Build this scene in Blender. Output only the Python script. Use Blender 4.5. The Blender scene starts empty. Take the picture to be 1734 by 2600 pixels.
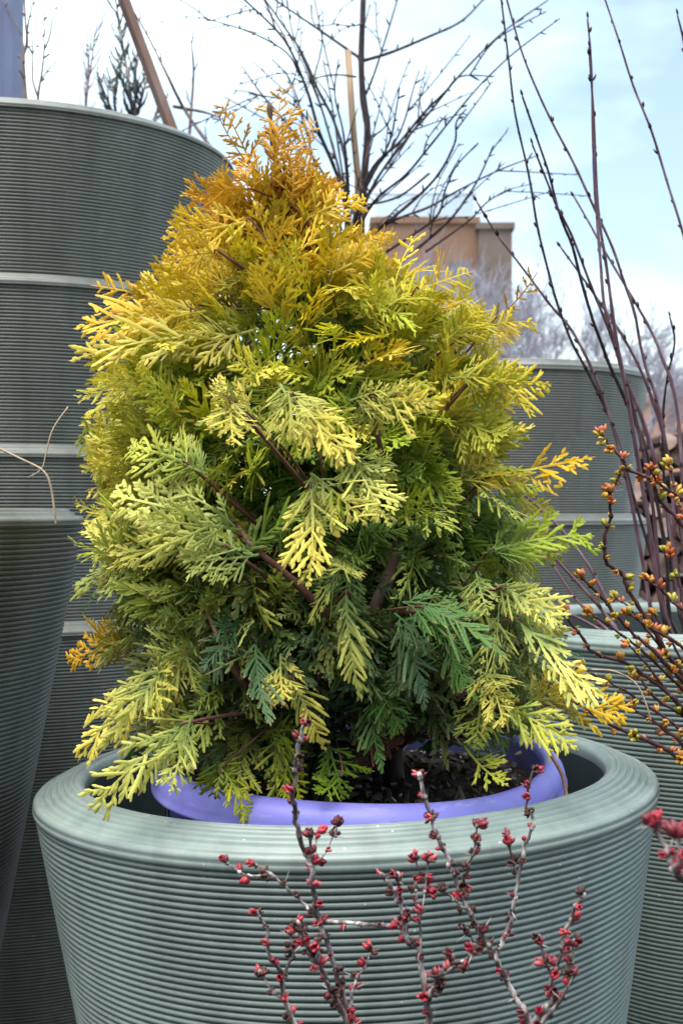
import bpy, math, random
import numpy as np
from mathutils import Vector, Matrix, Quaternion

R = math.radians
SC = bpy.context.scene
COL = SC.collection

# ------------------------------------------------------------------ camera
FOC = 3297.0                       # focal length in photo pixels (photo 1734 x 2600)
CAMZ = 0.80
cam_d = bpy.data.cameras.new('camera')
cam = bpy.data.objects.new('camera', cam_d)
COL.objects.link(cam)
cam.location = (0, 0, CAMZ)
cam.rotation_euler = (R(90), 0, 0)
cam_d.sensor_fit = 'VERTICAL'
cam_d.sensor_height = 36.0
cam_d.sensor_width = 36.0
cam_d.lens = 36.0 * FOC / 2600.0
cam_d.clip_start = 0.05
cam_d.clip_end = 3000
cam_d.dof.use_dof = True
cam_d.dof.focus_distance = 1.06
cam_d.dof.aperture_fstop = 15.0
SC.camera = cam

# ------------------------------------------------------------------ world and sun
SUN_EL, SUN_AZ = 73.0, 215.0       # azimuth clockwise from +Y (the way the camera looks)
world = bpy.data.worlds.new('World')
SC.world = world
world.use_nodes = True
wn, wl = world.node_tree.nodes, world.node_tree.links
wn.clear()
w_out = wn.new('ShaderNodeOutputWorld')
w_bg = wn.new('ShaderNodeBackground')
w_sky = wn.new('ShaderNodeTexSky')
w_sky.sky_type = 'NISHITA'
w_sky.sun_disc = False
w_sky.sun_elevation = R(SUN_EL)
w_sky.sun_rotation = R(SUN_AZ)
w_sky.air_density = 1.0
w_sky.dust_density = 1.4
w_sky.ozone_density = 1.0
w_tc = wn.new('ShaderNodeTexCoord')
w_map = wn.new('ShaderNodeMapping')
w_map.inputs['Scale'].default_value = (1.0, 1.0, 2.2)
w_map.inputs['Location'].default_value = (0.35, 0.1, 0.0)
w_no = wn.new('ShaderNodeTexNoise')
w_no.inputs['Scale'].default_value = 2.3
w_no.inputs['Detail'].default_value = 5
w_no.inputs['Roughness'].default_value = 0.5
w_rmp = wn.new('ShaderNodeMapRange')
w_rmp.inputs['From Min'].default_value = 0.40
w_rmp.inputs['From Max'].default_value = 0.72
w_rmp.inputs['To Min'].default_value = 0.09
w_rmp.inputs['To Max'].default_value = 0.95
w_mix = wn.new('ShaderNodeMix')
w_mix.data_type = 'RGBA'
w_mix.inputs[7].default_value = (8.2, 9.7, 9.9, 1)      # thin bright cloud
wl.new(w_tc.outputs['Generated'], w_map.inputs['Vector'])
wl.new(w_map.outputs['Vector'], w_no.inputs['Vector'])
wl.new(w_no.outputs['Fac'], w_rmp.inputs['Value'])
wl.new(w_rmp.outputs['Result'], w_mix.inputs[0])
wl.new(w_sky.outputs['Color'], w_mix.inputs[6])
wl.new(w_mix.outputs[2], w_bg.inputs['Color'])
w_bg.inputs['Strength'].default_value = 0.07
wl.new(w_bg.outputs['Background'], w_out.inputs['Surface'])

sun_d = bpy.data.lights.new('sun', 'SUN')
sun_d.energy = 1.5
sun_d.angle = R(48)
sun_d.color = (1.0, 0.95, 0.88)
sun = bpy.data.objects.new('sun', sun_d)
COL.objects.link(sun)
_sd = Vector((math.sin(R(SUN_AZ)) * math.cos(R(SUN_EL)), math.cos(R(SUN_AZ)) * math.cos(R(SUN_EL)), math.sin(R(SUN_EL))))
sun.rotation_euler = _sd.to_track_quat('Z', 'Y').to_euler()
sun.location = _sd * 20

SC.view_settings.view_transform = 'Standard'
SC.view_settings.look = 'None'
SC.view_settings.gamma = 1.0
SC.view_settings.use_curve_mapping = False
SC.view_settings.exposure = 1.92

# ------------------------------------------------------------------ helpers
def P(x, y, Y):
    """World point seen at photo pixel (x, y) at distance Y in front of the camera."""
    return Vector(((x - 867.0) / FOC * Y, Y, CAMZ + (1300.0 - y) / FOC * Y))

def tag(o, label=None, cat=None, group=None, kind=None):
    if label: o['label'] = label
    if cat: o['category'] = cat
    if group: o['group'] = group
    if kind: o['kind'] = kind
    return o

def empty(name, loc, label=None, cat=None, group=None, kind=None):
    o = bpy.data.objects.new(name, None)
    o.empty_display_size = 0.05
    COL.objects.link(o)
    o.location = loc
    return tag(o, label, cat, group, kind)

def mesh(name, verts, faces, mat, smooth=True, attrs=None):
    me = bpy.data.meshes.new(name)
    if isinstance(verts, np.ndarray):
        verts = verts.tolist()
    me.from_pydata(verts, [], faces)
    if smooth:
        me.polygons.foreach_set('use_smooth', [True] * len(me.polygons))
    if mat is not None:
        me.materials.append(mat)
    for k, v in (attrs or {}).items():
        a = np.asarray(v, dtype=np.float32)
        if a.ndim == 1:
            me.attributes.new(k, 'FLOAT', 'POINT').data.foreach_set('value', a)
        else:
            me.attributes.new(k, 'FLOAT_COLOR', 'POINT').data.foreach_set('color', a.ravel())
    me.update()
    return me

def obj(name, me, parent=None, loc=None):
    """Link a mesh; vertices are given in world space when a parent is given (parents are only translated)."""
    o = bpy.data.objects.new(name, me)
    COL.objects.link(o)
    if parent is not None:
        o.parent = parent
        if loc is None:
            o.location = -world_loc(parent)
        else:
            o.location = Vector(loc) - world_loc(parent)
    elif loc is not None:
        o.location = loc
    return o

def world_loc(o):
    v = Vector((0, 0, 0))
    while o is not None:
        v += o.location
        o = o.parent
    return v

class MB:
    def __init__(self):
        self.v, self.f, self.a = [], [], []
    def add(self, v, f, a=None):
        n = len(self.v)
        self.v.extend(v)
        self.f.extend([[i + n for i in q] for q in f])
        if a is not None:
            self.a.extend(a)

def frames(pts):
    pts = [Vector(p) for p in pts]
    n = len(pts)
    T = []
    for i in range(n):
        a, b = pts[max(i - 1, 0)], pts[min(i + 1, n - 1)]
        d = b - a
        T.append(d.normalized() if d.length > 1e-9 else Vector((0, 0, 1)))
    u = T[0].orthogonal().normalized()
    fr = []
    for t in T:
        u = (u - t * u.dot(t))
        u = u.normalized() if u.length > 1e-6 else t.orthogonal().normalized()
        fr.append((t, u, t.cross(u)))
    return pts, fr

def tube(mb, pts, rad, sides=6, cap=True, a=None):
    pts, fr = frames(pts)
    n = len(pts)
    v, f = [], []
    for i, (p, (t, u, w)) in enumerate(zip(pts, fr)):
        r = rad[i] if hasattr(rad, '__len__') else rad
        for k in range(sides):
            an = 2 * math.pi * k / sides
            q = p + (u * math.cos(an) + w * math.sin(an)) * r
            v.append((q.x, q.y, q.z))
    for i in range(n - 1):
        for k in range(sides):
            k2 = (k + 1) % sides
            f.append([i * sides + k, i * sides + k2, (i + 1) * sides + k2, (i + 1) * sides + k])
    if cap:
        f.append(list(range(sides))[::-1])
        f.append([(n - 1) * sides + k for k in range(sides)])
    mb.add(v, f, None if a is None else [a] * len(v))

def smooth_path(pts, n_per=5):
    pts = [Vector(p) for p in pts]
    if len(pts) < 3:
        return [pts[0].lerp(pts[-1], i / n_per) for i in range(n_per + 1)]
    out = []
    for i in range(len(pts) - 1):
        p0, p1, p2, p3 = pts[max(i - 1, 0)], pts[i], pts[i + 1], pts[min(i + 2, len(pts) - 1)]
        for k in range(n_per):
            t = k / n_per
            out.append(0.5 * ((2 * p1) + (p2 - p0) * t + (2 * p0 - 5 * p1 + 4 * p2 - p3) * t * t + (3 * p1 - p0 - 3 * p2 + p3) * t ** 3))
    out.append(pts[-1])
    return out

def stem_radii(n, r0, r1, rg_, knob=0.15):
    return [r0 + (r1 - r0) * i / max(1, n - 1) for i in range(n)] if knob == 0 else [(r0 + (r1 - r0) * i / max(1, n - 1)) * (1 + knob * rg_.uniform(-1, 1)) for i in range(n)]

def lathe(prof, seg, wob=None):
    v, f = [], []
    n = len(prof)
    for r, z in prof:
        for k in range(seg):
            a = 2 * math.pi * k / seg
            v.append((r * math.cos(a), r * math.sin(a), z))
    for i in range(n - 1):
        for k in range(seg):
            k2 = (k + 1) % seg
            f.append([i * seg + k, i * seg + k2, (i + 1) * seg + k2, (i + 1) * seg + k])
    return v, f

def box(mb, x0, x1, y0, y1, z0, z1):
    v = [(x0, y0, z0), (x1, y0, z0), (x1, y1, z0), (x0, y1, z0), (x0, y0, z1), (x1, y0, z1), (x1, y1, z1), (x0, y1, z1)]
    mb.add(v, [[0, 3, 2, 1], [4, 5, 6, 7], [0, 1, 5, 4], [1, 2, 6, 5], [2, 3, 7, 6], [3, 0, 4, 7]])

# ------------------------------------------------------------------ materials
def mat(name):
    m = bpy.data.materials.new(name)
    m.use_nodes = True
    n, l = m.node_tree.nodes, m.node_tree.links
    return m, n, l, n['Principled BSDF']

def ramp(n, stops):
    r = n.new('ShaderNodeValToRGB')
    while len(r.color_ramp.elements) < len(stops):
        r.color_ramp.elements.new(0.5)
    for e, (p, c) in zip(r.color_ramp.elements, stops):
        e.position = p
        e.color = (c[0], c[1], c[2], 1) if hasattr(c, '__len__') else (c, c, c, 1)
    return r

def noisy(name, stops, scale=20, detail=4, rough=0.7, bump=0.0, bump_scale=60, spec=0.3, coords='Object', stretch=(1, 1, 1), bdist=0.002):
    m, n, l, b = mat(name)
    tc = n.new('ShaderNodeTexCoord')
    mp = n.new('ShaderNodeMapping')
    mp.inputs['Scale'].default_value = stretch
    l.new(tc.outputs[coords], mp.inputs['Vector'])
    no = n.new('ShaderNodeTexNoise')
    no.inputs['Scale'].default_value = scale
    no.inputs['Detail'].default_value = detail
    l.new(mp.outputs['Vector'], no.inputs['Vector'])
    r = ramp(n, stops)
    l.new(no.outputs['Fac'], r.inputs['Fac'])
    l.new(r.outputs['Color'], b.inputs['Base Color'])
    b.inputs['Roughness'].default_value = rough
    b.inputs['Specular IOR Level'].default_value = spec
    if bump:
        no2 = n.new('ShaderNodeTexNoise')
        no2.inputs['Scale'].default_value = bump_scale
        no2.inputs['Detail'].default_value = 4
        l.new(mp.outputs['Vector'], no2.inputs['Vector'])
        bp = n.new('ShaderNodeBump')
        bp.inputs['Strength'].default_value = bump
        bp.inputs['Distance'].default_value = bdist
        l.new(no2.outputs['Fac'], bp.inputs['Height'])
        l.new(bp.outputs['Normal'], b.inputs['Normal'])
    return m

def planter_mat(name, c0, c1, speck=0.5):
    """Moulded grey-green plastic: cloudy tone, dusty scuffs and small pale specks."""
    m, n, l, b = mat(name)
    tc = n.new('ShaderNodeTexCoord')
    no = n.new('ShaderNodeTexNoise')
    no.inputs['Scale'].default_value = 7
    no.inputs['Detail'].default_value = 6
    no.inputs['Roughness'].default_value = 0.65
    l.new(tc.outputs['Object'], no.inputs['Vector'])
    r = ramp(n, [(0.3, c0), (0.7, c1)])
    l.new(no.outputs['Fac'], r.inputs['Fac'])
    vo = n.new('ShaderNodeTexVoronoi')
    vo.inputs['Scale'].default_value = 95
    vo.inputs['Randomness'].default_value = 1
    l.new(tc.outputs['Object'], vo.inputs['Vector'])
    wn_ = n.new('ShaderNodeTexWhiteNoise')
    l.new(vo.outputs['Position'], wn_.inputs['Vector'])
    lt = n.new('ShaderNodeMath'); lt.operation = 'LESS_THAN'; lt.inputs[1].default_value = 0.085
    l.new(vo.outputs['Distance'], lt.inputs[0])
    gt = n.new('ShaderNodeMath'); gt.operation = 'LESS_THAN'; gt.inputs[1].default_value = 0.30
    l.new(wn_.outputs['Value'], gt.inputs[0])
    mu = n.new('ShaderNodeMath'); mu.operation = 'MULTIPLY'
    l.new(lt.outputs[0], mu.inputs[0]); l.new(gt.outputs[0], mu.inputs[1])
    mu2 = n.new('ShaderNodeMath'); mu2.operation = 'MULTIPLY'; mu2.inputs[1].default_value = speck
    l.new(mu.outputs[0], mu2.inputs[0])
    # streaks of dust
    no3 = n.new('ShaderNodeTexNoise'); no3.inputs['Scale'].default_value = 30; no3.inputs['Detail'].default_value = 8
    no3.inputs['Roughness'].default_value = 0.75
    l.new(tc.outputs['Object'], no3.inputs['Vector'])
    mr = n.new('ShaderNodeMapRange')
    mr.inputs['From Min'].default_value = 0.56; mr.inputs['From Max'].default_value = 0.75
    mr.inputs['To Max'].default_value = 0.45
    l.new(no3.outputs['Fac'], mr.inputs['Value'])
    mx = n.new('ShaderNodeMix'); mx.data_type = 'RGBA'
    mx.inputs[7].default_value = (0.33, 0.34, 0.32, 1)
    l.new(mr.outputs['Result'], mx.inputs[0]); l.new(r.outputs['Color'], mx.inputs[6])
    mx2 = n.new('ShaderNodeMix'); mx2.data_type = 'RGBA'
    mx2.inputs[7].default_value = (0.7, 0.72, 0.7, 1)
    l.new(mu2.outputs[0], mx2.inputs[0]); l.new(mx.outputs[2], mx2.inputs[6])
    mp = n.new('ShaderNodeMapping'); mp.inputs['Scale'].default_value = (26, 26, 1.6)
    l.new(tc.outputs['Object'], mp.inputs['Vector'])
    st_ = n.new('ShaderNodeTexNoise'); st_.inputs['Scale'].default_value = 1.0; st_.inputs['Detail'].default_value = 5; st_.inputs['Roughness'].default_value = .6
    l.new(mp.outputs['Vector'], st_.inputs['Vector'])
    sr = ramp(n, [(0.36, .80), (0.5, 1.0), (0.68, 1.16)])
    l.new(st_.outputs['Fac'], sr.inputs['Fac'])
    mx3 = n.new('ShaderNodeMix'); mx3.data_type = 'RGBA'; mx3.blend_type = 'MULTIPLY'; mx3.inputs[0].default_value = .8
    l.new(mx2.outputs[2], mx3.inputs[6]); l.new(sr.outputs['Color'], mx3.inputs[7])
    l.new(mx3.outputs[2], b.inputs['Base Color'])
    rr = n.new('ShaderNodeMapRange')
    rr.inputs['To Min'].default_value = 0.24; rr.inputs['To Max'].default_value = 0.50
    l.new(no3.outputs['Fac'], rr.inputs['Value'])
    l.new(rr.outputs['Result'], b.inputs['Roughness'])
    b.inputs['Specular IOR Level'].default_value = 0.45
    bp = n.new('ShaderNodeBump'); bp.inputs['Strength'].default_value = 0.25; bp.inputs['Distance'].default_value = 0.0006
    l.new(no3.outputs['Fac'], bp.inputs['Height']); l.new(bp.outputs['Normal'], b.inputs['Normal'])
    return m

M = {}
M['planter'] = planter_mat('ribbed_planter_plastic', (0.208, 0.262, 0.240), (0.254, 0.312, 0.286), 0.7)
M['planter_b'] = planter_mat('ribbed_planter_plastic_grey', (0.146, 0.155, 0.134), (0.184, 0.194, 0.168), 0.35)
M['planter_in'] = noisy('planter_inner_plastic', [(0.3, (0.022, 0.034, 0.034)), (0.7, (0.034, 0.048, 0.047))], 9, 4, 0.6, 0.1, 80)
M['purple'] = noisy('violet_pot_plastic', [(0.25, (0.25, 0.24, 0.76)), (0.60, (0.30, 0.29, 0.84)), (0.72, (0.42, 0.41, 0.86))], 9, 6, 0.42, 0.1, 120, 0.45, bdist=0.0005)
_n, _l = M['purple'].node_tree.nodes, M['purple'].node_tree.links
_b = _n['Principled BSDF']
_src = _b.inputs['Base Color'].links[0].from_socket
_tc = _n.new('ShaderNodeTexCoord'); _mp = _n.new('ShaderNodeMapping'); _mp.inputs['Scale'].default_value = (14, 14, 90)
_l.new(_tc.outputs['Object'], _mp.inputs['Vector'])
_no = _n.new('ShaderNodeTexNoise'); _no.inputs['Scale'].default_value = 1.6; _no.inputs['Detail'].default_value = 9; _no.inputs['Roughness'].default_value = .72
_l.new(_mp.outputs['Vector'], _no.inputs['Vector'])
_mr = _n.new('ShaderNodeMapRange'); _mr.inputs['From Min'].default_value = .56; _mr.inputs['From Max'].default_value = .74; _mr.inputs['To Max'].default_value = .7
_l.new(_no.outputs['Fac'], _mr.inputs['Value'])
_mx = _n.new('ShaderNodeMix'); _mx.data_type = 'RGBA'; _mx.inputs[7].default_value = (.62, .60, .80, 1)
_l.new(_mr.outputs['Result'], _mx.inputs[0]); _l.new(_src, _mx.inputs[6])
_n2 = _n.new('ShaderNodeTexNoise'); _n2.inputs['Scale'].default_value = 38; _n2.inputs['Detail'].default_value = 8; _n2.inputs['Roughness'].default_value = .7
_l.new(_tc.outputs['Object'], _n2.inputs['Vector'])
_m2 = _n.new('ShaderNodeMapRange'); _m2.inputs['From Min'].default_value = .55; _m2.inputs['From Max'].default_value = .78; _m2.inputs['To Max'].default_value = .6
_l.new(_n2.outputs['Fac'], _m2.inputs['Value'])
_mx2 = _n.new('ShaderNodeMix'); _mx2.data_type = 'RGBA'; _mx2.inputs[7].default_value = (.16, .12, .16, 1)
_l.new(_m2.outputs['Result'], _mx2.inputs[0]); _l.new(_mx.outputs[2], _mx2.inputs[6]); _l.new(_mx2.outputs[2], _b.inputs['Base Color'])
M['soil'] = noisy('potting_soil', [(0.3, (0.035, 0.025, 0.019)), (0.6, (0.10, 0.074, 0.058)), (0.8, (0.20, 0.155, 0.125))], 60, 6, 0.95, 1.0, 120, 0.1, bdist=0.004)
M['chip'] = noisy('bark_chip', [(0.3, (0.08, 0.055, 0.042)), (0.55, (0.20, 0.15, 0.12)), (0.75, (0.40, 0.34, 0.29))], 40, 3, 0.9)
M['perlite'] = noisy('perlite', [(0.3, (0.55, 0.52, 0.48)), (0.8, (0.75, 0.73, 0.7))], 40, 2, 0.9)
M['bark_red'] = noisy('reddish_bark', [(0.3, (0.085, 0.036, 0.028)), (0.55, (0.19, 0.085, 0.062)), (0.8, (0.30, 0.19, 0.15))], 45, 5, 0.8, 0.7, 130, stretch=(1, 1, 0.35))
M['bark_trunk'] = noisy('grey_brown_bark', [(0.3, (0.07, 0.045, 0.036)), (0.6, (0.17, 0.115, 0.095)), (0.8, (0.27, 0.20, 0.17))], 40, 6, 0.85, 0.9, 110, stretch=(1, 1, 0.3))
M['twig_dark'] = noisy('dark_twig_bark', [(0.3, (0.022, 0.014, 0.014)), (0.7, (0.075, 0.05, 0.048))], 90, 4, 0.6, 0.4, 200)
M['twig_purple'] = noisy('purple_brown_twig_bark', [(0.3, (0.075, 0.026, 0.034)), (0.55, (0.16, 0.085, 0.105)), (0.75, (0.36, 0.28, 0.31))], 60, 5, 0.45, 0.3, 160, stretch=(1, 1, 0.3))
M['twig_barb'] = noisy('barberry_twig_bark', [(0.3, (0.035, 0.012, 0.016)), (0.7, (0.12, 0.05, 0.055))], 70, 4, 0.5, 0.3, 200)
M['twig_grey'] = noisy('grey_barberry_bark', [(0.32, (0.05, 0.033, 0.035)), (0.46, (0.16, 0.125, 0.125)), (0.55, (0.33, 0.28, 0.27)), (0.66, (0.66, 0.61, 0.58))], 230, 6, 0.75, 1.0, 330, stretch=(1, 1, 0.16))
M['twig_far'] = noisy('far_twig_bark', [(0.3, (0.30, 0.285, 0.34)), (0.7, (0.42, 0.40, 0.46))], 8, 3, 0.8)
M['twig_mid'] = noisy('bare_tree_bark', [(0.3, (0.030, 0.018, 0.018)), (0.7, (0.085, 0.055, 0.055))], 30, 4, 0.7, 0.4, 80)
M['stake'] = noisy('bamboo_stake', [(0.3, (0.25, 0.16, 0.09)), (0.7, (0.42, 0.29, 0.18))], 30, 4, 0.6, stretch=(1, 1, 0.2))
M['straw'] = noisy('dry_straw', [(0.3, (0.36, 0.25, 0.15)), (0.7, (0.62, 0.50, 0.36))], 60, 3, 0.7)
M['straw_brown'] = noisy('brown_straw', [(0.3, (0.22, 0.11, 0.06)), (0.7, (0.42, 0.25, 0.15))], 60, 3, 0.6)
M['wood_post'] = noisy('weathered_timber', [(0.3, (0.12, 0.062, 0.045)), (0.55, (0.22, 0.13, 0.10)), (0.8, (0.34, 0.24, 0.20))], 14, 6, 0.8, 0.4, 60, stretch=(1, 1, 0.15))
M['steel_post'] = noisy('painted_steel', [(0.3, (0.16, 0.18, 0.30)), (0.7, (0.21, 0.24, 0.38))], 6, 4, 0.45, 0.1, 60)
M['card'] = noisy('white_card', [(0.3, (0.62, 0.61, 0.64)), (0.7, (0.74, 0.73, 0.76))], 30, 3, 0.6)
M['ink'] = noisy('black_ink', [(0.3, (0.015, 0.015, 0.018)), (0.7, (0.03, 0.03, 0.03))], 30, 2, 0.6)
M['log_bark'] = noisy('log_bark', [(0.3, (0.045, 0.028, 0.022)), (0.6, (0.14, 0.085, 0.065)), (0.8, (0.26, 0.18, 0.14))], 22, 6, 0.9, 0.9, 50, bdist=0.01)
M['log_old'] = noisy('weathered_end_grain', [(0.3, (0.07, 0.045, 0.036)), (0.55, (0.22, 0.14, 0.11)), (0.75, (0.42, 0.30, 0.25))], 30, 6, 0.9, 0.8, 70)
M['log_end'] = noisy('log_end_grain', [(0.3, (0.36, 0.22, 0.17)), (0.5, (0.66, 0.46, 0.38)), (0.7, (0.82, 0.68, 0.60))], 16, 5, 0.8, 0.4, 60)
M['ground'] = noisy('gravel_ground', [(0.3, (0.035, 0.034, 0.034)), (0.55, (0.07, 0.066, 0.062)), (0.8, (0.14, 0.13, 0.12))], 35, 8, 0.95, 0.8, 90, 0.2, bdist=0.01)
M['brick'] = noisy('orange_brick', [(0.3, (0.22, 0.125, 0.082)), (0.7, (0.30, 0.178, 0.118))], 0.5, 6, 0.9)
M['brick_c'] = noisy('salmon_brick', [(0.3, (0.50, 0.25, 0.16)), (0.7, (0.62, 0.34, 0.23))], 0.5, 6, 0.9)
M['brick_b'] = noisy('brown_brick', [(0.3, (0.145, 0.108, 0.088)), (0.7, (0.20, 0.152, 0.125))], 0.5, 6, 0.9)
M['trim'] = noisy('stone_trim', [(0.3, (0.32, 0.30, 0.28)), (0.7, (0.42, 0.40, 0.38))], 1, 3, 0.8)
M['rail'] = noisy('pale_railing', [(0.3, (0.30, 0.34, 0.42)), (0.7, (0.38, 0.42, 0.5))], 1, 3, 0.6)
M['glass'], _n, _l, _b = mat('window_glass')
_b.inputs['Base Color'].default_value = (0.10, 0.14, 0.20, 1)
_b.inputs['Roughness'].default_value = 0.08
_b.inputs['Specular IOR Level'].default_value = 0.8

def leafy(name, stops, scale, trans=0.25, rough=0.55):
    m, n, l, b = mat(name)
    oi = n.new('ShaderNodeObjectInfo')
    tc = n.new('ShaderNodeTexCoord')
    no = n.new('ShaderNodeTexNoise'); no.inputs['Scale'].default_value = scale; no.inputs['Detail'].default_value = 3
    l.new(tc.outputs['Object'], no.inputs['Vector'])
    ad = n.new('ShaderNodeMath'); ad.operation = 'MULTIPLY_ADD'; ad.inputs[1].default_value = 0.9; ad.inputs[2].default_value = -0.45
    l.new(oi.outputs['Random'], ad.inputs[0])
    ad2 = n.new('ShaderNodeMath'); ad2.operation = 'ADD'
    l.new(ad.outputs[0], ad2.inputs[0]); l.new(no.outputs['Fac'], ad2.inputs[1])
    r = ramp(n, stops)
    l.new(ad2.outputs[0], r.inputs['Fac'])
    l.new(r.outputs['Color'], b.inputs['Base Color'])
    b.inputs['Roughness'].default_value = rough
    tr = n.new('ShaderNodeBsdfTranslucent')
    l.new(r.outputs['Color'], tr.inputs['Color'])
    mx = n.new('ShaderNodeMixShader'); mx.inputs[0].default_value = trans
    l.new(b.outputs[0], mx.inputs[1]); l.new(tr.outputs[0], mx.inputs[2])
    l.new(mx.outputs[0], n['Material Output'].inputs['Surface'])
    return m

M['bud_red'] = leafy('red_bud', [(0.05, (0.10, 0.022, 0.026)), (0.4, (0.38, 0.028, 0.05)), (0.75, (0.55, 0.05, 0.075)), (0.95, (0.60, 0.16, 0.17))], 160, 0.12, 0.42)
M['bud_scale'] = noisy('bud_scale_brown', [(0.3, (0.045, 0.020, 0.018)), (0.7, (0.15, 0.075, 0.062))], 150, 3, 0.7)
M['bud_leaf'] = leafy('orange_leaf_bud', [(0.05, (0.66, 0.20, 0.10)), (0.35, (0.74, 0.34, 0.07)), (0.6, (0.74, 0.50, 0.08)), (0.9, (0.50, 0.52, 0.08))], 120, 0.3, 0.45)
M['spine'] = noisy('barberry_spine', [(0.3, (0.40, 0.33, 0.28)), (0.7, (0.62, 0.56, 0.52))], 60, 2, 0.6)

def thuja_mat(name, from_object):
    """Scale foliage: each spray has its own colour; growing tips are paler, branchlet ends bronze-pink."""
    m, n, l, b = mat(name)
    if from_object:
        oi_ = n.new('ShaderNodeObjectInfo'); src = oi_.outputs['Color']; alp = oi_.outputs['Alpha']
    else:
        at = n.new('ShaderNodeAttribute'); at.attribute_name = 'tone'; src = at.outputs['Color']; alp = at.outputs['Alpha']
    tip = n.new('ShaderNodeAttribute'); tip.attribute_name = 'tip'
    end = n.new('ShaderNodeAttribute'); end.attribute_name = 'end'
    tc = n.new('ShaderNodeTexCoord')
    no = n.new('ShaderNodeTexNoise'); no.inputs['Scale'].default_value = 55; no.inputs['Detail'].default_value = 3
    l.new(tc.outputs['Object'], no.inputs['Vector'])
    # older inner growth is greener
    hs = n.new('ShaderNodeMix'); hs.data_type = 'RGBA'
    l.new(alp, hs.inputs[0])
    hs.inputs[6].default_value = (0.085, 0.195, 0.050, 1)
    l.new(src, hs.inputs[7])
    mr = n.new('ShaderNodeMapRange'); mr.interpolation_type = 'SMOOTHSTEP'
    mr.inputs['From Min'].default_value = 0.12; mr.inputs['From Max'].default_value = 0.66
    ad = n.new('ShaderNodeMath'); ad.operation = 'MULTIPLY_ADD'; ad.inputs[1].default_value = 0.5; ad.inputs[2].default_value = -0.25
    l.new(no.outputs['Fac'], ad.inputs[0])
    ad2 = n.new('ShaderNodeMath'); ad2.operation = 'ADD'
    l.new(ad.outputs[0], ad2.inputs[0]); l.new(tip.outputs['Fac'], ad2.inputs[1])
    l.new(ad2.outputs[0], mr.inputs['Value'])
    m1 = n.new('ShaderNodeMix'); m1.data_type = 'RGBA'
    l.new(mr.outputs['Result'], m1.inputs[0]); l.new(hs.outputs[2], m1.inputs[6]); l.new(src, m1.inputs[7])
    # bronze ends
    m2 = n.new('ShaderNodeMix'); m2.data_type = 'RGBA'
    m2.inputs[7].default_value = (0.46, 0.22, 0.12, 1)
    me_ = n.new('ShaderNodeMapRange')
    me_.inputs['From Min'].default_value = 0.84; me_.inputs['From Max'].default_value = 1.0
    me_.inputs['To Max'].default_value = 0.8
    l.new(end.outputs['Fac'], me_.inputs['Value'])
    no2 = n.new('ShaderNodeTexNoise'); no2.inputs['Scale'].default_value = 22
    l.new(tc.outputs['Object'], no2.inputs['Vector'])
    mr2 = n.new('ShaderNodeMapRange'); mr2.inputs['From Min'].default_value = 0.36; mr2.inputs['From Max'].default_value = 0.56
    l.new(no2.outputs['Fac'], mr2.inputs['Value'])
    mm = n.new('ShaderNodeMath'); mm.operation = 'MULTIPLY'
    l.new(me_.outputs['Result'], mm.inputs[0]); l.new(mr2.outputs['Result'], mm.inputs[1])
    l.new(mm.outputs[0], m2.inputs[0]); l.new(m1.outputs[2], m2.inputs[6])
    col = m2.outputs[2]
    l.new(col, b.inputs['Base Color'])
    b.inputs['Roughness'].default_value = 0.52
    arc = n.new('ShaderNodeAttribute'); arc.attribute_name = 'arc'
    fr = n.new('ShaderNodeMath'); fr.operation = 'FRACT'
    l.new(arc.outputs['Fac'], fr.inputs[0])
    bp = n.new('ShaderNodeBump'); bp.inputs['Strength'].default_value = 0.8; bp.inputs['Distance'].default_value = 0.0008
    l.new(fr.outputs[0], bp.inputs['Height']); l.new(bp.outputs['Normal'], b.inputs['Normal'])
    b.inputs['Specular IOR Level'].default_value = 0.35
    tr = n.new('ShaderNodeBsdfTranslucent'); l.new(col, tr.inputs['Color'])
    mx = n.new('ShaderNodeMixShader'); mx.inputs[0].default_value = 0.27
    l.new(b.outputs[0], mx.inputs[1]); l.new(tr.outputs[0], mx.inputs[2])
    l.new(mx.outputs[0], n['Material Output'].inputs['Surface'])
    return m

M['thuja'] = thuja_mat('thuja_spray_foliage', True)
M['thuja_in'] = thuja_mat('thuja_inner_foliage', False)

# ------------------------------------------------------------------ setting: ground
g = mesh('ground', [(-600, -200, 0), (600, -200, 0), (600, 1200, 0), (-600, 1200, 0)], [[0, 1, 2, 3]], M['ground'], False)
tag(obj('ground', g), kind='structure')

# ------------------------------------------------------------------ unseen wall added behind the camera to block low sky light
M['shade_wall'] = noisy('shade_wall_dark', [(0.3, (0.06, 0.065, 0.07)), (0.7, (0.11, 0.115, 0.12))], 4, 4, 0.8, 0.3, 30, stretch=(1, 1, .2))
mb_v = MB(); box(mb_v, -9, 9, -3.0, -2.75, 0, 3.4)
tag(obj('added_shade_wall', mesh('added_shade_wall', mb_v.v, mb_v.f, M['shade_wall'], False)), 'unseen dark wall added behind the camera to block low light', 'wall')

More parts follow.
